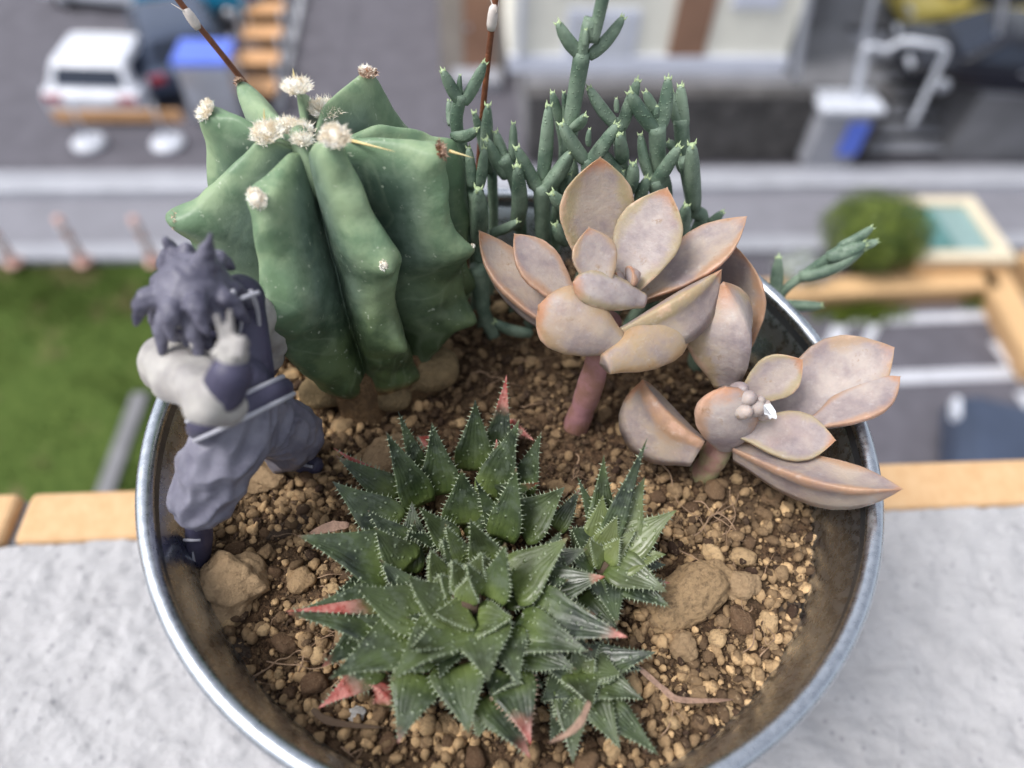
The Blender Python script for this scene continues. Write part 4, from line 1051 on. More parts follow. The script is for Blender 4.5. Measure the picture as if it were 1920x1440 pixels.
    # tousled hair: many soft locks
    b = Buf(); hc = head + V((.0006, .0004, .0016)); b.ellips(hc, .0056, .0060, .0056, 14)
    r2 = random.Random(5)
    locks = [(-62, 10, .013), (-80, -25, .014), (-100, 5, .012), (-45, -30, .012), (-20, -10, .012), (-120, -20, .014), (-140, 0, .013), (-160, -30, .013), (10, -20, .011), (60, 5, .011), (120, 10, .011), (170, -15, .012), (-95, -50, .0145), (-70, -55, .0145), (-125, -50, .014), (-40, -55, .013)]
    for az, el, L in locks:
        az += r2.uniform(-6, 6); a_, e_ = R_(az), R_(el); d = V((math.cos(a_) * math.cos(e_), math.sin(a_) * math.cos(e_), math.sin(e_))); L *= .72
        s0 = hc + d * .0030; e1 = hc + d * L; mid_ = lerp(s0, e1, .55) + V((0, 0, .0016)); pts = catmull([s0, mid_, e1 - V((0, 0, .0022))], 6)
        b.tube(pts, lambda t: .0024 * (1 - t) ** .75 + .00018, 10)
    for (x, y, Y, x2, y2) in ((385, 478, -.016, 396, 436), (322, 470, -.012, 308, 446), (350, 470, -.013, 352, 458)):
        b.tube(catmull([J(x, y + 26, Y), J(x, y, Y), J(x2, y2, Y)], 6), lambda t: .0022 * (1 - t) ** .9 + .0002, 10)
    out(b, 'hair', .00026, FP_HAIR, 1, .0003, 700)
    # eyes under the fringe
    for sx_ in (-1, 1):
        b = Buf(); b.ellips(face + V((sx_ * .0022, .0006, .0012)) - f0, .0009, .0004, .0006, 8); b.link('eye', FP_DARK, body)
build_figurine()

# ------------------------------------------------------------------ the street below
GZ = -7.0
def gp(px, py, z=GZ): return loc2(U(px, py, z))
def colm(name, c, rough=.7, metal=0, var=.1, scale=2., **k): return plain(name, srgb(*c), rough, metal, var, scale, **k)
ASPH = colm('dark_asphalt', (88, 86, 94), .85, var=.16, scale=3); ROADM = colm('road_asphalt', (124, 124, 132), .85, var=.08, scale=2)
PAVE = colm('pavement', (150, 152, 160), .85, var=.08, scale=2); KERB = colm('kerb_stone', (172, 174, 182), .8, scale=3)
WPAINT = colm('road_paint', (190, 192, 200), .7, var=.12, scale=6); CREAM = colm('cream_render', (240, 238, 226), .8, var=.04)
BROWN = colm('brown_panel', (146, 112, 92), .7); PALE = colm('pale_plinth', (216, 220, 234), .7, var=.05)
BLOCK = colm('dark_block', (78, 76, 76), .9, var=.35, scale=3); GREYC = colm('grey_concrete', (120, 120, 124), .85, var=.15, scale=2)
ORANGE = colm('orange_board', (196, 150, 106), .6); WHITE = colm('white_enamel', (202, 206, 216), .35); BLUE = colm('blue_plastic', (90, 116, 214), .4)
BLACK = colm('black_paint', (22, 24, 34), .25); NAVY = colm('slate_paint', (70, 80, 100), .25, metal=.3); GLASSD = colm('dark_glass', (36, 44, 60), .08); TEAL = colm('teal_paint', (30, 130, 170), .35)
YEL = colm('yellow_paint', (196, 178, 90), .4); REDM = colm('red_lens', (170, 50, 60), .3); TYRE = colm('tyre', (24, 24, 26), .8); SILV = colm('silver', (190, 194, 204), .3, metal=.5)
PINKP = colm('bollard_orange', (196, 156, 146), .6); TAN = colm('tan_coping', (202, 166, 122), .75, var=.06); TANL = colm('light_coping', (212, 200, 176), .75, var=.06)
GREENGL = colm('green_glass', (84, 128, 126), .12, var=.25, scale=1.2); LGREEN = colm('pale_glass', (170, 200, 198), .12)
M = Mat('lawn_soil', .95, spec=.1); n1 = M.noise(.9, 5, .6); n2 = M.noise(14, 4)
cc = M.mix(M.ramp(n2, .3, .7), srgb(58, 76, 34), srgb(82, 98, 48)); cc = M.mix(M.ramp(n1, .52, .66, 0, .8), cc, srgb(122, 106, 82)); M.col(cc); LAWN = M.m
M = Mat('grass_blade', .7, spec=.2, sss=.1); M.col(M.mix(M.ramp(M.noise(.8, 4), .35, .65), srgb(58, 80, 28), srgb(92, 108, 52))); GRASS = M.m
M = Mat('bush_leaf', .6); M.col(M.mix(M.ramp(M.noise(5, 4), .35, .65), srgb(56, 76, 18), srgb(112, 128, 44))); BUSHM = M.m

def sheet(name, x0, x1, y0, y1, z, mat, **p):
    nx = max(1, int((x1 - x0) / 4)); ny = max(1, int((y1 - y0) / 4)); nx, ny = min(nx, 30), min(ny, 30)
    vs = [L2(lerp(x0, x1, i / nx), lerp(y0, y1, j / ny), z) for j in range(ny + 1) for i in range(nx + 1)]
    fs = [(j * (nx + 1) + i, j * (nx + 1) + i + 1, (j + 1) * (nx + 1) + i + 1, (j + 1) * (nx + 1) + i) for j in range(ny) for i in range(nx)]
    return link(name, mesh(name, vs, fs), mat, smooth=False, kind='structure', **p)
def bx(b, x0, x1, y0, y1, z0, z1, o=V((0, 0, 0))):
    b.box(L2((x0 + x1) / 2, (y0 + y1) / 2, (z0 + z1) / 2) - o, EX * (x1 - x0) / 2, EY * (y1 - y0) / 2, V((0, 0, (z1 - z0) / 2)))
def part(name, mat, parent, boxes, smooth=False, bev=0):
    b = Buf(); o = parent.location if parent else V((0, 0, 0))
    for q in boxes: bx(b, *q, o)
    ob = b.link(name, mat, parent, smooth)
    if bev:
        m_ = ob.modifiers.new('bevel', 'BEVEL'); m_.width = bev; m_.segments = 2
    return ob
def sub(name, mat, par, root, boxes):
    b = Buf()
    for q in boxes: bx(b, *q, root.location)
    return b.link(name, mat, par, False)

yK1 = gp(0, 358)[1]; yK0 = gp(0, 330)[1]; yS1 = gp(130, 497)[1]; yS0 = gp(130, 468)[1]
sheet('ground', -90, 90, -20, 120, GZ - .03, ASPH)
sheet('parking_ground', -60, -2.2 + 0, yK0, 60, GZ - .02, ASPH)
sheet('road', -60, 60, yS0, yK1, GZ - .012, ROADM)
b = Buf(); bx(b, -60, 60, yK1, yK0, GZ - .03, GZ + .10); b.link('far_pavement', PAVE, None, False, kind='structure')
b = Buf(); bx(b, -60, 60, yK1 - .16, yK1 - .003, GZ - .03, GZ + .12); b.link('far_kerb', KERB, None, False, kind='structure')
b = Buf(); bx(b, -60, 60, yS1, yS0, GZ - .03, GZ + .11); b.link('near_pavement', PAVE, None, False, kind='structure')
# lawn (left)
xl1 = gp(560, 700)[0]
vs = []; fs = []; nx, ny = 70, 60
x0, x1, y0, y1 = -12, xl1, 0.6, yS1 - .01
for j in range(ny + 1):
    for i in range(nx + 1):
        x, y = lerp(x0, x1, i / nx), lerp(y0, y1, j / ny); vs.append(L2(x, y, GZ + .02 + .05 * noise.noise(V((x, y, 0)) * .8) * (0 if j == ny else 1)))
for j in range(ny):
    for i in range(nx): a = j * (nx + 1) + i; fs.append((a, a + 1, a + nx + 2, a + nx + 1))
link('lawn', mesh('lawn', vs, fs), LAWN, kind='structure')
bare = gp(60, 850); N = 26000; b_v = np.zeros((N * 3, 3)); g = random.Random(3)
for i in range(N):
    x, y = g.uniform(-7.6, xl1), g.uniform(2.2, yS1 - .03)
    if noise.noise(V((x, y, 9)) * .9) > .2 and g.random() < .7: continue
    if math.hypot(x - bare[0], (y - bare[1]) * .8) < 1.0 + .5 * noise.noise(V((x, y, 2))) and g.random() < .85: continue
    p = L2(x, y, GZ + .02); h = g.uniform(.04, .1); a = g.uniform(0, 6.3); s_ = V((math.cos(a), math.sin(a), 0)) * .012
    b_v[i * 3] = p - s_; b_v[i * 3 + 1] = p + s_; b_v[i * 3 + 2] = p + V((g.uniform(-.03, .03), g.uniform(-.03, .03), h))
link('grass', mesh('grass', b_v.tolist(), [(3 * i, 3 * i + 1, 3 * i + 2) for i in range(N) if b_v[3 * i].any()]), GRASS, kind='stuff', label='short green grass with bare patches below the ledge', category='grass')
a_, b_ = gp(268, 745), gp(208, 905)
vs = [L2(a_[0] - .09, a_[1], GZ + .10), L2(a_[0] + .09, a_[1], GZ + .10), L2(b_[0] + .09, b_[1] - .6, GZ + .10), L2(b_[0] - .09, b_[1] - .6, GZ + .10)]
lo_ = [v - V((0, 0, .12)) for v in vs]
link('edging_strip', mesh('edging_strip', vs + lo_, [(3, 2, 1, 0), (4, 5, 6, 7), (0, 1, 5, 4), (1, 2, 6, 5), (2, 3, 7, 6), (3, 0, 4, 7)]), GREYC, smooth=False, label='narrow grey concrete edging strip running across the lawn', category='edging')

# bollards on the near pavement
def bollard(px, py, label):
    x, y = gp(px, py, GZ + .11); o = L2(x, y, GZ + .11); root = empty('bollard', o, label, 'bollard', 'bollards along the near pavement')
    b = Buf(); b.tube([V((0, 0, 0)), V((0, 0, .3)), V((0, 0, .6)), V((0, 0, .8))], .055, 12); b.link('post', PINKP, root)
    for z in (.35, .6):
        b = Buf(); b.tube([V((0, 0, z)), V((0, 0, z + .09))], .058, 12); b.link('band', WHITE, root)
    b = Buf(); b.tube([V((0, 0, 0)), V((0, 0, .04))], .12, 14); b.link('foot', PINKP, root)
bollard(28, 494, 'pink and white bollard at the left edge of the photo above the lawn')
bollard(158, 492, 'middle one of the three pink and white bollards above the lawn')
bollard(290, 492, 'pink and white bollard just left of the cactus above the lawn')

# cars
def car(px, py, rot, L, W, H, paint, label, van=False):
    x, y = gp(px, py); o = L2(x, y, GZ); return car_at(o, rot, L, W, H, paint, label, van)
def car_at(o, rot, L, W, H, paint, label, van=False):
    root = empty('parked_car', o, label, 'car'); root.rotation_euler = (0, 0, YW + R_(rot))
    # profile along x (front = +x): list of (x, z)
    if van: low = [(-.5, .16), (-.5, .55), (-.485, .60), (.48, .60), (.5, .5), (.5, .16)]; cabp = [(-.485, .58), (-.47, .98), (-.44, 1.), (.30, 1.), (.34, .97), (.44, .60)]
    else: low = [(-.5, .2), (-.5, .52), (-.46, .60), (.10, .60), (.44, .52), (.49, .42), (.5, .2)]; cabp = [(-.44, .58), (-.36, .92), (-.30, .99), (.05, 1.), (.12, .96), (.28, .58)]
    def extr(prof, w0, w1, name, mat, par, inset=.12):
        n = len(prof); bm = bmesh.new(); rows = []
        for s, ww in ((-1, w0), (1, w0)):
            rows.append([bm.verts.new((px_ * L, s * ww / 2 * (1 - inset * max(0, (pz - .55)) / .45), pz * H)) for px_, pz in prof])
        bm.faces.new(rows[0]); bm.faces.new(rows[1][::-1])
        for i in range(n): j = (i + 1) % n; bm.faces.new((rows[0][j], rows[0][i], rows[1][i], rows[1][j]))
        bmesh.ops.recalc_face_normals(bm, faces=bm.faces[:])
        bmesh.ops.bevel(bm, geom=bm.edges[:], offset=.06 * H / 1.5, segments=3, affect='EDGES', profile=.6)
        me = bpy.data.meshes.new(name); bm.to_mesh(me); bm.free(); return link(name, me, mat, par)
    body = extr(low, W, W, 'body', paint, root, 0)
    cab = extr(cabp, W * .94, W * .8, 'cabin', paint, root, .22)
    def box(name, mat, par, x0, x1, y0, y1, z0, z1):
        b = Buf(); b.box(V(((x0 + x1) / 2 * L, (y0 + y1) / 2 * W, (z0 + z1) / 2 * H)), V(((x1 - x0) / 2 * L, 0, 0)), V((0, (y1 - y0) / 2 * W, 0)), V((0, 0, (z1 - z0) / 2 * H))); return b.link(name, mat, par, False)
    # windows: quads lifted off the cabin
    def quad(name, pts, mat, par):
        pts = [V((a * L, b_2 * W, c * H)) for a, b_2, c in pts]; nrm = (pts[1] - pts[0]).cross(pts[2] - pts[0]).normalized(); cen = sum(pts, V()) / 4
        if nrm.dot(cen - V((0, 0, .7 * H))) < 0: nrm = -nrm
        a = [p + nrm * .012 for p in pts]; c = [p - nrm * .03 for p in pts]
        return link(name, mesh(name, a + c, [(0, 1, 2, 3), (7, 6, 5, 4), (0, 4, 5, 1), (1, 5, 6, 2), (2, 6, 7, 3), (3, 7, 4, 0)]), mat, par, False)
    if van:
        quad('windscreen', [(.425, -.38, .64), (.425, .38, .64), (.352, .34, .94), (.352, -.34, .94)], GLASSD, root)
        quad('rear_window', [(-.483, -.38, .64), (-.483, .38, .64), (-.472, .34, .92), (-.472, -.34, .92)], GLASSD, root)
        sw = (-.43, .34, -.40, .36)
    else:
        quad('windscreen', [(.255, -.38, .63), (.255, .38, .63), (.138, .33, .94), (.138, -.33, .94)], GLASSD, root)
        quad('rear_window', [(-.425, -.36, .63), (-.425, .36, .63), (-.362, .32, .90), (-.362, -.32, .90)], GLASSD, root)
        sw = (-.36, .20, -.29, .10)
    for s in (-1, 1):
        quad('side_window', [(sw[0], s * .462, .63), (sw[1], s * .462, .63), (sw[3], s * .418, .90), (sw[2], s * .418, .90)], GLASSD, root)
        box('headlight', WHITE, root, .485, .503, s * .36 - .09, s * .36 + .09, .40, .48)
        box('tail_light', REDM, root, -.504, -.49, s * .38 - .09, s * .38 + .09, .44, .56)
        for xx in (-.31, .31):
            r = .2 * H if not van else .17 * H; b = Buf(); c0 = V((xx * L, s * W * .40, r)); c1 = V((xx * L, s * W * .505, r)); b.tube([c0, c1], r, 24); wl = b.link('wheel', TYRE, root)
            b = Buf(); b.tube([c0, c1 + V((0, s * .012, 0))], r * .58, 16); b.link('rim', SILV, wl)
    box('number_plate', WHITE, root, -.506, -.498, -.12, .12, .30, .38)
    for s in (-1, 1): box('door_handle', SILV, root, -.06, -.01, s * .502 - .006, s * .502 + .006, .52, .545)
    return root
car(232, 172, 87, 2.2, 1.6, .98, WHITE, 'white car with red tail lights parked behind the orange barrier')
car(350, 118, 112, 3.0, 1.5, 1.1, NAVY, 'dark slate car parked between the white car and the blue-lidded container')
car(238, -5, 170, 3.0, 1.5, 1.2, WHITE, 'white small car at the very top left of the parking ground', True)
car(392, 18, 172, 2.4, 1.4, 1.2, TEAL, 'turquoise car at the top of the photo beside the slatted rack')
# barrier
def barrier():
    x0, y0 = gp(170, 272); x1, y1 = gp(318, 268); o = L2((x0 + x1) / 2, y0, GZ); root = empty('barrier', o, 'low orange barrier board standing on two white round feet in the car park', 'barrier')
    ym = y0 + .0; part('board', ORANGE, root, [(x0 - .35, x1 + .4, ym - .02, ym + .02, GZ + .44, GZ + .64)], bev=.01)
    for x in (x0, x1):
        b = Buf(); p = L2(x, ym, GZ) - o; b.tube([p + V((0, 0, .05)), p + V((0, 0, .75))], .03, 10); b.link('post', SILV, root)
        b = Buf(); b.tube([p, p + V((0, 0, .07)), p + V((0, 0, .10))], lambda t: .27 - .12 * max(0, t - .5), 24); b.link('foot', WHITE, root)
barrier()
# blue-lidded bin
def bin_(px, py, wd, dp, h, lid, body_, label, z=GZ, name='waste_bin', cat='bin'):
    x, y = loc2(U(px, py, z)); o = L2(x, y, z); root = empty(name, o, label, cat)
    part('container', body_, root, [(x - wd / 2, x + wd / 2, y, y + dp, z + .06, z + h)], bev=.03); part('lid', lid, root, [(x - wd / 2 - .03, x + wd / 2 + .03, y - .04, y + dp + .03, z + h + .003, z + h + .12)], bev=.03)
    b = Buf()
    for sx in (-1, 1):
        for yy in (.1, dp - .1): c = L2(x + sx * (wd / 2 - .1), y + yy, z + .06) - o; b.tube([c - EX * .02, c + EX * .02], .06, 10)
    b.link('castor', TYRE, root); return root
bin_(412, 235, .85, .7, 1.05, BLUE, SILV, 'grey wheeled waste container with a bright blue lid beside the dark slate car')
# rack of orange shelves
def rack():
    x, y = gp(492, 215); o = L2(x, y, GZ); root = empty('shelf_rack', o, 'white framed ladder-like rack with orange shelves behind the cactus', 'rack')
    x1, y1 = gp(520, 5, GZ)
    n = 5
    for k in range(n):
        t = k / (n - 1); yy = lerp(y, y1, t * .9); xx = lerp(x, x1, t); part('shelf', ORANGE, root, [(xx - .42, xx + .3, yy, yy + .5, GZ + .35, GZ + .42)])
        part('upright', WHITE, root, [(xx + .33, xx + .39, yy + .2, yy + .26, GZ, GZ + .8)]); part('upright', WHITE, root, [(xx - .5, xx - .44, yy + .2, yy + .26, GZ, GZ + .8)])
        part('tray', GLASSD, root, [(xx - .40, xx + .28, yy + .52, yy + .9, GZ + .12, GZ + .2)])
rack()
p0, p1 = gp(522, 210), gp(567, 0)
d = (V((p1[0], p1[1], 0)) - V((p0[0], p0[1], 0))); nn_ = V((-d.y, d.x, 0)).normalized() * .06
q0, q1 = V((p0[0], p0[1], 0)), V((p1[0], p1[1], 0)) + d * .6
vs = [L2((q + s * nn_).x, (q + s * nn_).y, GZ + z) for q in (q0, q1) for s in (-1, 1) for z in (-.03, .12)]
link('car_park_kerb', mesh('car_park_kerb', vs, [(0, 1, 3, 2), (4, 6, 7, 5), (0, 4, 5, 1), (2, 3, 7, 6), (1, 5, 7, 3)]), KERB, smooth=False, kind='structure')

# retaining wall, terrace and cream building
TZ = GZ + 1.22
yW = gp(1200, 302)[1]; xW0 = gp(985, 300)[0]; xst0 = gp(1618, 300)[0]; xst1 = gp(1765, 300)[0]; xW1 = 16
root = empty('retaining_wall', L2(0, yW, GZ), 'dark rough block retaining wall under the cream building', 'wall')
part('coping', BLOCK, root, [(xW0 - .04, xst0, yW - .04, yW + .3, TZ - .12, TZ)])
g = random.Random(8); bw = .46; rows = 4
pool_b = []
cnt = 0
part('core', BLOCK, root, [(xW0 + .02, xst0 - .02, yW + .03, yW + .3, GZ - .02, TZ - .121)])
for r in range(rows):
    h = (TZ - .125 - GZ) / rows; x = xW0 + (-.2 if r % 2 else 0)
    while x < xst0 - .1:
        a, c = max(x + .012, xW0), min(x + bw - .012, xst0)
        if c - a > .08: part('block', BLOCK, root, [(a, c, yW - g.uniform(0, .035), yW + .06, GZ + r * h + .012, GZ + (r + 1) * h - .012)]); cnt += 1
        x += bw
b = Buf(); bx(b, xW0, xst0, yW + .301, 60, GZ - .02, TZ - .004); bx(b, xst1, 30, yW + .301, 60, GZ - .02, TZ - .004); bx(b, xst0 + .001, xst1 - .001, yW + 2.4, 60, GZ - .02, TZ - .004); b.link('terrace_ground', GREYC, None, False, kind='structure')
root = empty('concrete_wall', L2(xst1, yW, GZ), 'smooth grey concrete retaining wall right of the steps', 'wall')
part('face', GREYC, root, [(xst1 + .02, 30, yW, yW + .3, GZ - .02, TZ)]); part('coping', PAVE, root, [(xst1 + .02, 30, yW - .03, yW + .32, TZ + .002, TZ + .07)])
# steps
root = empty('steps', L2(xst0, yW, GZ), 'flight of grey steps rising through the retaining wall', 'steps')
for k in range(7):
    zt_ = GZ + (k + 1) * 1.2 / 7; st_ = part('step', BLOCK, root, [(xst0 + .02, xst1 - .02, yW + .05 + k * .3, yW + .345 + k * .3, GZ - .01, zt_ - .03)]); sub('tread', PAVE, st_, root, [(xst0 + .02, xst1 - .02, yW + .02 + k * .3, yW + .345 + k * .3, zt_ - .029, zt_)])
# building
yB = yW + .75; xb0 = gp(960, 170, TZ)[0] ; xb1 = loc2(U(1478, 160, TZ))[0]
H1 = 6.2
root = empty('apartment_building', L2(xb0, yB, TZ), 'cream rendered building with brown panels and a pale plinth above the dark wall', 'building')
part('wall', CREAM, root, [(xb0, xb1, yB, yB + 8, TZ, TZ + H1)]); part('plinth', PALE, root, [(xb0 - .03, xb1 + .03, yB - .08, yB - .003, TZ, TZ + .26)])
def fx(px, py): # x on the facade plane at this pixel
    q = ray(px, py); nrm = EY; k = (yB - CAM.dot(EY)) / q.dot(EY); p = CAM + q * k; return p.dot(EX), p.z
x_a, z_a = fx(1245, 125); x_b, _ = fx(1312, 125)
part('brown_panel', BROWN, root, [(x_a, x_b, yB - .05, yB - .004, TZ + .27, TZ + H1)])
def window(pa, pb, mat=PALE):
    (a, za), (c, zc) = fx(*pa), fx(*pb); f = part('window', PALE, root, [(a, c, yB - .06, yB - .003, zc, za)]); sub('pane', LGREEN if mat is None else mat, f, root, [(a + .07, c - .07, yB - .075, yB - .061, zc + .07, za - .07)])
window((1065, 15), (1185, 112), WHITE); window((1390, -60), (1460, 14)); window((1050, -120), (1200, -20))
part('downpipe', WHITE, root, [(fx(975, 60)[0] - .05, fx(975, 60)[0] + .05, yB - .12, yB - .02, TZ + .27, TZ + H1)])
part('roof', GREYC, root, [(xb0 - .2, xb1 + .2, yB - .2, yB + 8.2, TZ + H1 + .003, TZ + H1 + .3)])
# low beige shed left of it
sx0, sy0 = gp(818, 215); sx1 = gp(955, 215)[0]
root = empty('shed', L2(sx0, sy0, GZ), 'small beige outbuilding with a brown door between the car park and the cream building', 'shed')
part('wall', colm('beige_wall', (160, 152, 144), .8), root, [(sx0 + .1, sx1, sy0 + 1.4, sy0 + 5, GZ, GZ + 2.4)]); part('roof', GREYC, root, [(sx0, sx1 + .1, sy0 + 1.3, sy0 + 5.1, GZ + 2.403, GZ + 2.5)])
dr = part('door', BROWN, root, [(sx1 - .8, sx1 - .25, sy0 + 1.35, sy0 + 1.397, GZ + .02, GZ + 1.7)]); part('step', PAVE, root, [(sx0 + .3, sx1 - .1, sy0 + .8, sy0 + 1.34, GZ, GZ + .18)])
sub('handle', SILV, dr, root, [(sx1 - .75, sx1 - .68, sy0 + 1.32, sy0 + 1.348, GZ + .9, GZ + .98)])
bin_(1113, 214, .5, .45, .75, BLUE, BLUE, 'small bright blue bin seen between the finger-leaved stems', z=GZ)
bin_(1172, 250, .45, .4, .65, colm('red_plastic', (150, 60, 70), .5), colm('red_plastic', (150, 60, 70), .5), 'small dull red bin seen between the finger-leaved stems', z=GZ)
# cabinet in front of the wall
x, y = gp(1545, 322); o = L2(x, y, GZ); root = empty('street_cabinet', o, 'white topped street cabinet with a bright blue panel standing before the wall', 'cabinet')
part('body', colm('cabinet_grey', (150, 152, 160), .6), root, [(x - .42, x + .42, y, y + .5, GZ + .1, GZ + 1.1)], bev=.02); part('top', WHITE, root, [(x - .52, x + .52, y - .08, y + .56, GZ + 1.103, GZ + 1.22)], bev=.03)
part('blue_panel', BLUE, root, [(x + .05, x + .40, y - .06, y - .003, GZ + .35, GZ + .95)], bev=.02)
part('foot', BLOCK, root, [(x - .3, x + .34, y + .05, y + .4, GZ, GZ + .098)])
# hoop railing by the steps
def pipe(name, label, pts, r, cat, mat=WHITE, extra=()):
    o = V(pts[0]); root = empty(name, o, label, cat); b = Buf(); b.tube([p - o for p in catmull(pts, 6)], r, 12); b.link('tube', mat, root)
    for e_ in extra: b = Buf(); b.tube([V(e_[0]) - o, V(e_[1]) - o], r * .7, 8); b.link('rail', mat, root)
def fy(px, py, y):
    q = ray(px, py); k = (y - CAM.dot(EY)) / q.dot(EY); return CAM + q * k
yr = yW - .25
pipe('hoop_railing', 'tall white arched railing standing at the foot of the grey steps', [fy(1600, 190, yr + .2), fy(1618, 130, yr + .2), fy(1625, 88, yr + .2), fy(1660, 92, yr + .2), fy(1695, 78, yr + .1), fy(1735, 82, yr), fy(1772, 92, yr), fy(1758, 130, yr), fy(1735, 180, yr), fy(1708, 235, yr)], .05, 'railing')
pipe('light_pole', 'thin pale pole left of the steps rising out of the top of the photo', [fy(1598, 185, yW + .3), fy(1625, 60, yW + .3), fy(1652, -60, yW + .3)], .05, 'pole', SILV)
pipe('light_pole', 'pale leaning pole in front of the black car', [fy(1855, 160, yW + .2), fy(1872, 60, yW + .2), fy(1890, -60, yW + .2)], .04, 'pole', SILV)
pipe('light_pole', 'grey pole beside the right corner of the cream building', [fy(1490, 150, yW + .1), fy(1512, 20, yW + .1), fy(1530, -60, yW + .1)], .06, 'pole', SILV)
car_at(V((*U(1850, 150, TZ).xy, TZ)), 168, 3.2, 1.5, .95, BLACK, 'black car parked on the terrace right of the steps')
car_at(V((*U(1800, 45, TZ).xy, TZ)), 178, 2.8, 1.4, 1.0, YEL, 'dull yellow car behind the black car at the top right')
# gap behind the cream building: dark stair tower
root = empty('stair_tower', L2(xb1 + .5, yW + 2.5, TZ), 'narrow dark glazed stair tower beside the cream building', 'tower')
part('wall', GREYC, root, [(xb1 + .25, xb1 + 1.4, yW + 2.5, yW + 7, TZ, TZ + 6)]); w_ = part('window', GLASSD, root, [(xb1 + .45, xb1 + .85, yW + 2.45, yW + 2.497, TZ + .3, TZ + 5.5)])
part('frame', WHITE, root, [(xb1 + .38, xb1 + .44, yW + 2.42, yW + 2.5, TZ + .2, TZ + 5.6), (xb1 + .86, xb1 + .92, yW + 2.42, yW + 2.5, TZ + .2, TZ + 5.6)])

# walled yard on the right: coping, glazed box, clipped bush
CZ = GZ + .32
def seg(name, label, pa, pb, wd, z, mat, h=1.0, cat='wall'):
    a, c = U(*pa, z), U(*pb, z); o = V((a.x, a.y, GZ)); root = empty(name, o, label, cat); d = (c - a); n_2 = V((-d.y, d.x, 0)).normalized() * wd / 2
    for nm, z0, z1, g_, mt in (('wall_face', GZ - .02, z - .08, .85, colm('wall_tan', (176, 142, 104), .8)), ('coping', z - .078, z, 1., mat)):
        vs = [q + n_2 * s * g_ for q in (a, c) for s in (-1, 1)]; vv = [V((v.x, v.y, zz)) - o for zz in (z0, z1) for v in vs]
        link(nm, mesh(nm, vv, [(0, 2, 3, 1), (4, 5, 7, 6), (0, 1, 5, 4), (2, 6, 7, 3), (0, 4, 6, 2), (1, 3, 7, 5)]), mt, root, False)
seg('garden_wall', 'sandy capped garden wall below the clipped bush', (1380, 545), (1868, 522), .34, CZ, TAN)
seg('garden_wall', 'sandy capped wall running diagonally off the right edge of the photo', (1862, 505), (1965, 690), .42, CZ, TAN)
seg('garden_wall', 'sandy wall end in the right margin above the diagonal wall', (1935, 470), (1990, 520), .5, CZ + .1, TAN)
# glazed box
zt = CZ + .25
cs = [U(1650, 372, zt), U(1822, 372, zt), U(1905, 490, zt), U(1722, 490, zt)]
o = V((cs[3].x, cs[3].y, GZ)); root = empty('glazed_roof_light', o, 'roof light with green glass in a cream frame beside the clipped bush', 'roof light')
cen = sum(cs, V()) / 4
def prism(name, ring_, z0, z1, mat, par, org):
    n = len(ring_); vv = [V((p.x, p.y, z)) - org for z in (z0, z1) for p in ring_]; return link(name, mesh(name, vv, [tuple(range(n))[::-1], tuple(range(n, 2 * n))] + [(i, (i + 1) % n, (i + 1) % n + n, i + n) for i in range(n)]), mat, par, False)
prism('base', [lerp(p, cen, .02) for p in cs[::-1]], GZ, zt - .062, TAN, root, o)
for i in range(4):
    a, c = cs[i], cs[(i + 1) % 4]; prism('frame', [a, c, lerp(c, cen, .27), lerp(a, cen, .27)][::-1], zt - .06, zt + .04, TANL, root, o)
ins = [lerp(p, cen, .27) for p in cs]; mab = lerp(ins[0], ins[1], .5); mcd = lerp(ins[2], ins[3], .5)
prism('pane', [ins[0], mab, mcd, ins[3]][::-1], zt - .05, zt - .01, GREENGL, root, o); prism('pane', [mab, ins[1], ins[2], mcd][::-1], zt - .05, zt - .012, colm('green_glass_light', (134, 160, 158), .12), root, o)
# clipped bush
pb = U(1612, 500, CZ - .1); o = V((pb.x, pb.y + .1, GZ)); root = empty('clipped_bush', o, 'round clipped green bush behind the sandy garden wall', 'bush')
b = Buf(); b.tube([V((0, 0, 0)), V((.02, 0, .6)), V((0, 0, 1.1))], .06, 8); b.link('trunk', BARK, root)
vs, fs = [], []; g = random.Random(4); RB = .66
for i in range(9000):
    d = V((g.gauss(0, 1), g.gauss(0, 1), g.gauss(0, 1))).normalized(); rr = RB * (.72 + .3 * g.random()) * (1 + .16 * noise.noise(d * 2.2)); p = V((d.x * rr * 1.15, d.y * rr, .82 + d.z * rr * .8 + .0))
    n_ = (d + V((g.uniform(-1, 1), g.uniform(-1, 1), g.uniform(-1, 1))) * .7).normalized(); u = n_.orthogonal().normalized(); v = n_.cross(u); s_ = g.uniform(.018, .034); k = len(vs)
    vs += [p - u * s_, p - v * s_ * .5, p + u * s_, p + v * s_ * .5]; fs.append((k, k + 1, k + 2, k + 3))
link('crown', mesh('crown', vs, fs), BUSHM, root, False)
b = Buf(); b.ellips(V((0, 0, .82)), RB * .72, RB * .72, RB * .6, 12); b.link('inner_twigs', colm('inner_foliage', (40, 52, 22), .9), root)
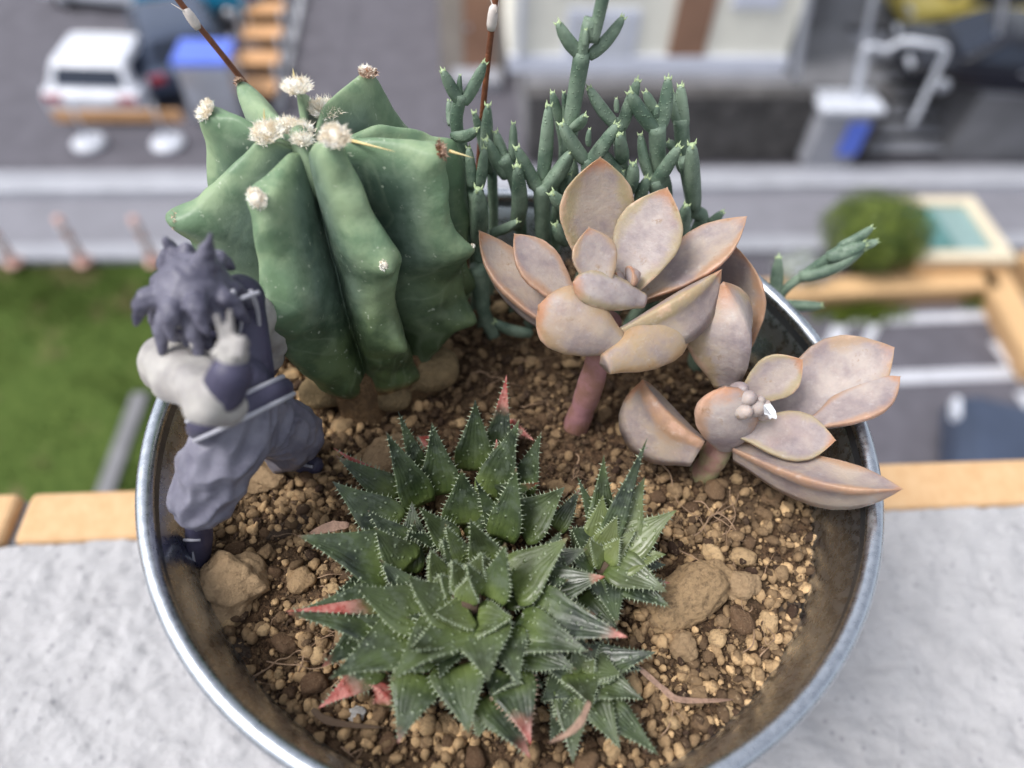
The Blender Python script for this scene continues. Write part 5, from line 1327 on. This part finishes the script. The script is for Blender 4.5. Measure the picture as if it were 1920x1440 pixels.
# white flowering clump
pb = U(1505, 500, GZ + .5); o = V((pb.x, pb.y, GZ)); root = empty('white_flower_clump', o, 'pale flowering clump at the left end of the garden wall', 'plant')
b = Buf(); b.tube([V((0, 0, 0)), V((0, 0, .3))], .03, 6); b.link('stem', BARK, root)
for nm, mt, cnt_ in (('flowers', WHITE, 700), ('leaves', BUSHM, 500)):
    vs, fs = [], []
    for i in range(cnt_):
        d = V((g.gauss(0, 1), g.gauss(0, 1), g.gauss(0, 1))).normalized(); rr = .36 * g.uniform(.5, 1); p = V((d.x * rr * 1.3, d.y * rr, .45 + d.z * rr * .8)); u = d.orthogonal().normalized(); v = d.cross(u); s_ = .022; k = len(vs)
        vs += [p - u * s_, p - v * s_, p + u * s_, p + v * s_]; fs.append((k, k + 1, k + 2, k + 3))
    link(nm, mesh(nm, vs, fs), mt, root, False, kind='stuff')
# weeds against the wall
vs, fs = [], []
for (px, py, w) in ((1610, 588, .5), (1850, 562, .35)):
    c = U(px, py, GZ)
    for i in range(900):
        p = c + EX * g.gauss(0, w * .6) + EY * g.gauss(0, .09); h = g.uniform(.04, .22); s_ = V((g.uniform(-1, 1), g.uniform(-1, 1), 0)).normalized() * .014; k = len(vs); vs += [p - s_, p + s_, p + V((g.uniform(-.05, .05), g.uniform(-.05, .05), h))]; fs.append((k, k + 1, k + 2))
link('weeds', mesh('weeds', vs, fs), BUSHM, smooth=False, kind='stuff', label='green weeds growing along the foot of the garden wall', category='weeds')
# parking yard paint
def line(pa, pb, wd, lab='parking_line'):
    a, c = U(*pa, GZ), U(*pb, GZ); d = (c - a).normalized(); n_2 = V((-d.y, d.x, 0)) * wd / 2; z = GZ - .004
    b = Buf(); vv = [V((q.x, q.y, z)) for q in (a - n_2, c - n_2, c + n_2, a + n_2)]
    link(lab, mesh(lab, vv, [(0, 1, 2, 3)]), WPAINT, smooth=False, kind='structure')
sheet('yard_ground', gp(1400, 600)[0], 30, -3, gp(1600, 560)[1], GZ - .008, ASPH)
line((1560, 602), (1930, 588), .17); line((1560, 712), (2000, 694), .2); line((1585, 585), (1545, 690), .2); line((1650, 590), (1622, 650), .12); line((1865, 640), (1925, 720), .17); line((1915, 735), (1990, 840), .2)
p_ = U(1900, 905, GZ); car_at(V((p_.x + .8, p_.y - .6, GZ)), 155, 3.9, 1.65, 1.4, NAVY, 'slate blue car whose roof shows just above the capping tiles at the right')
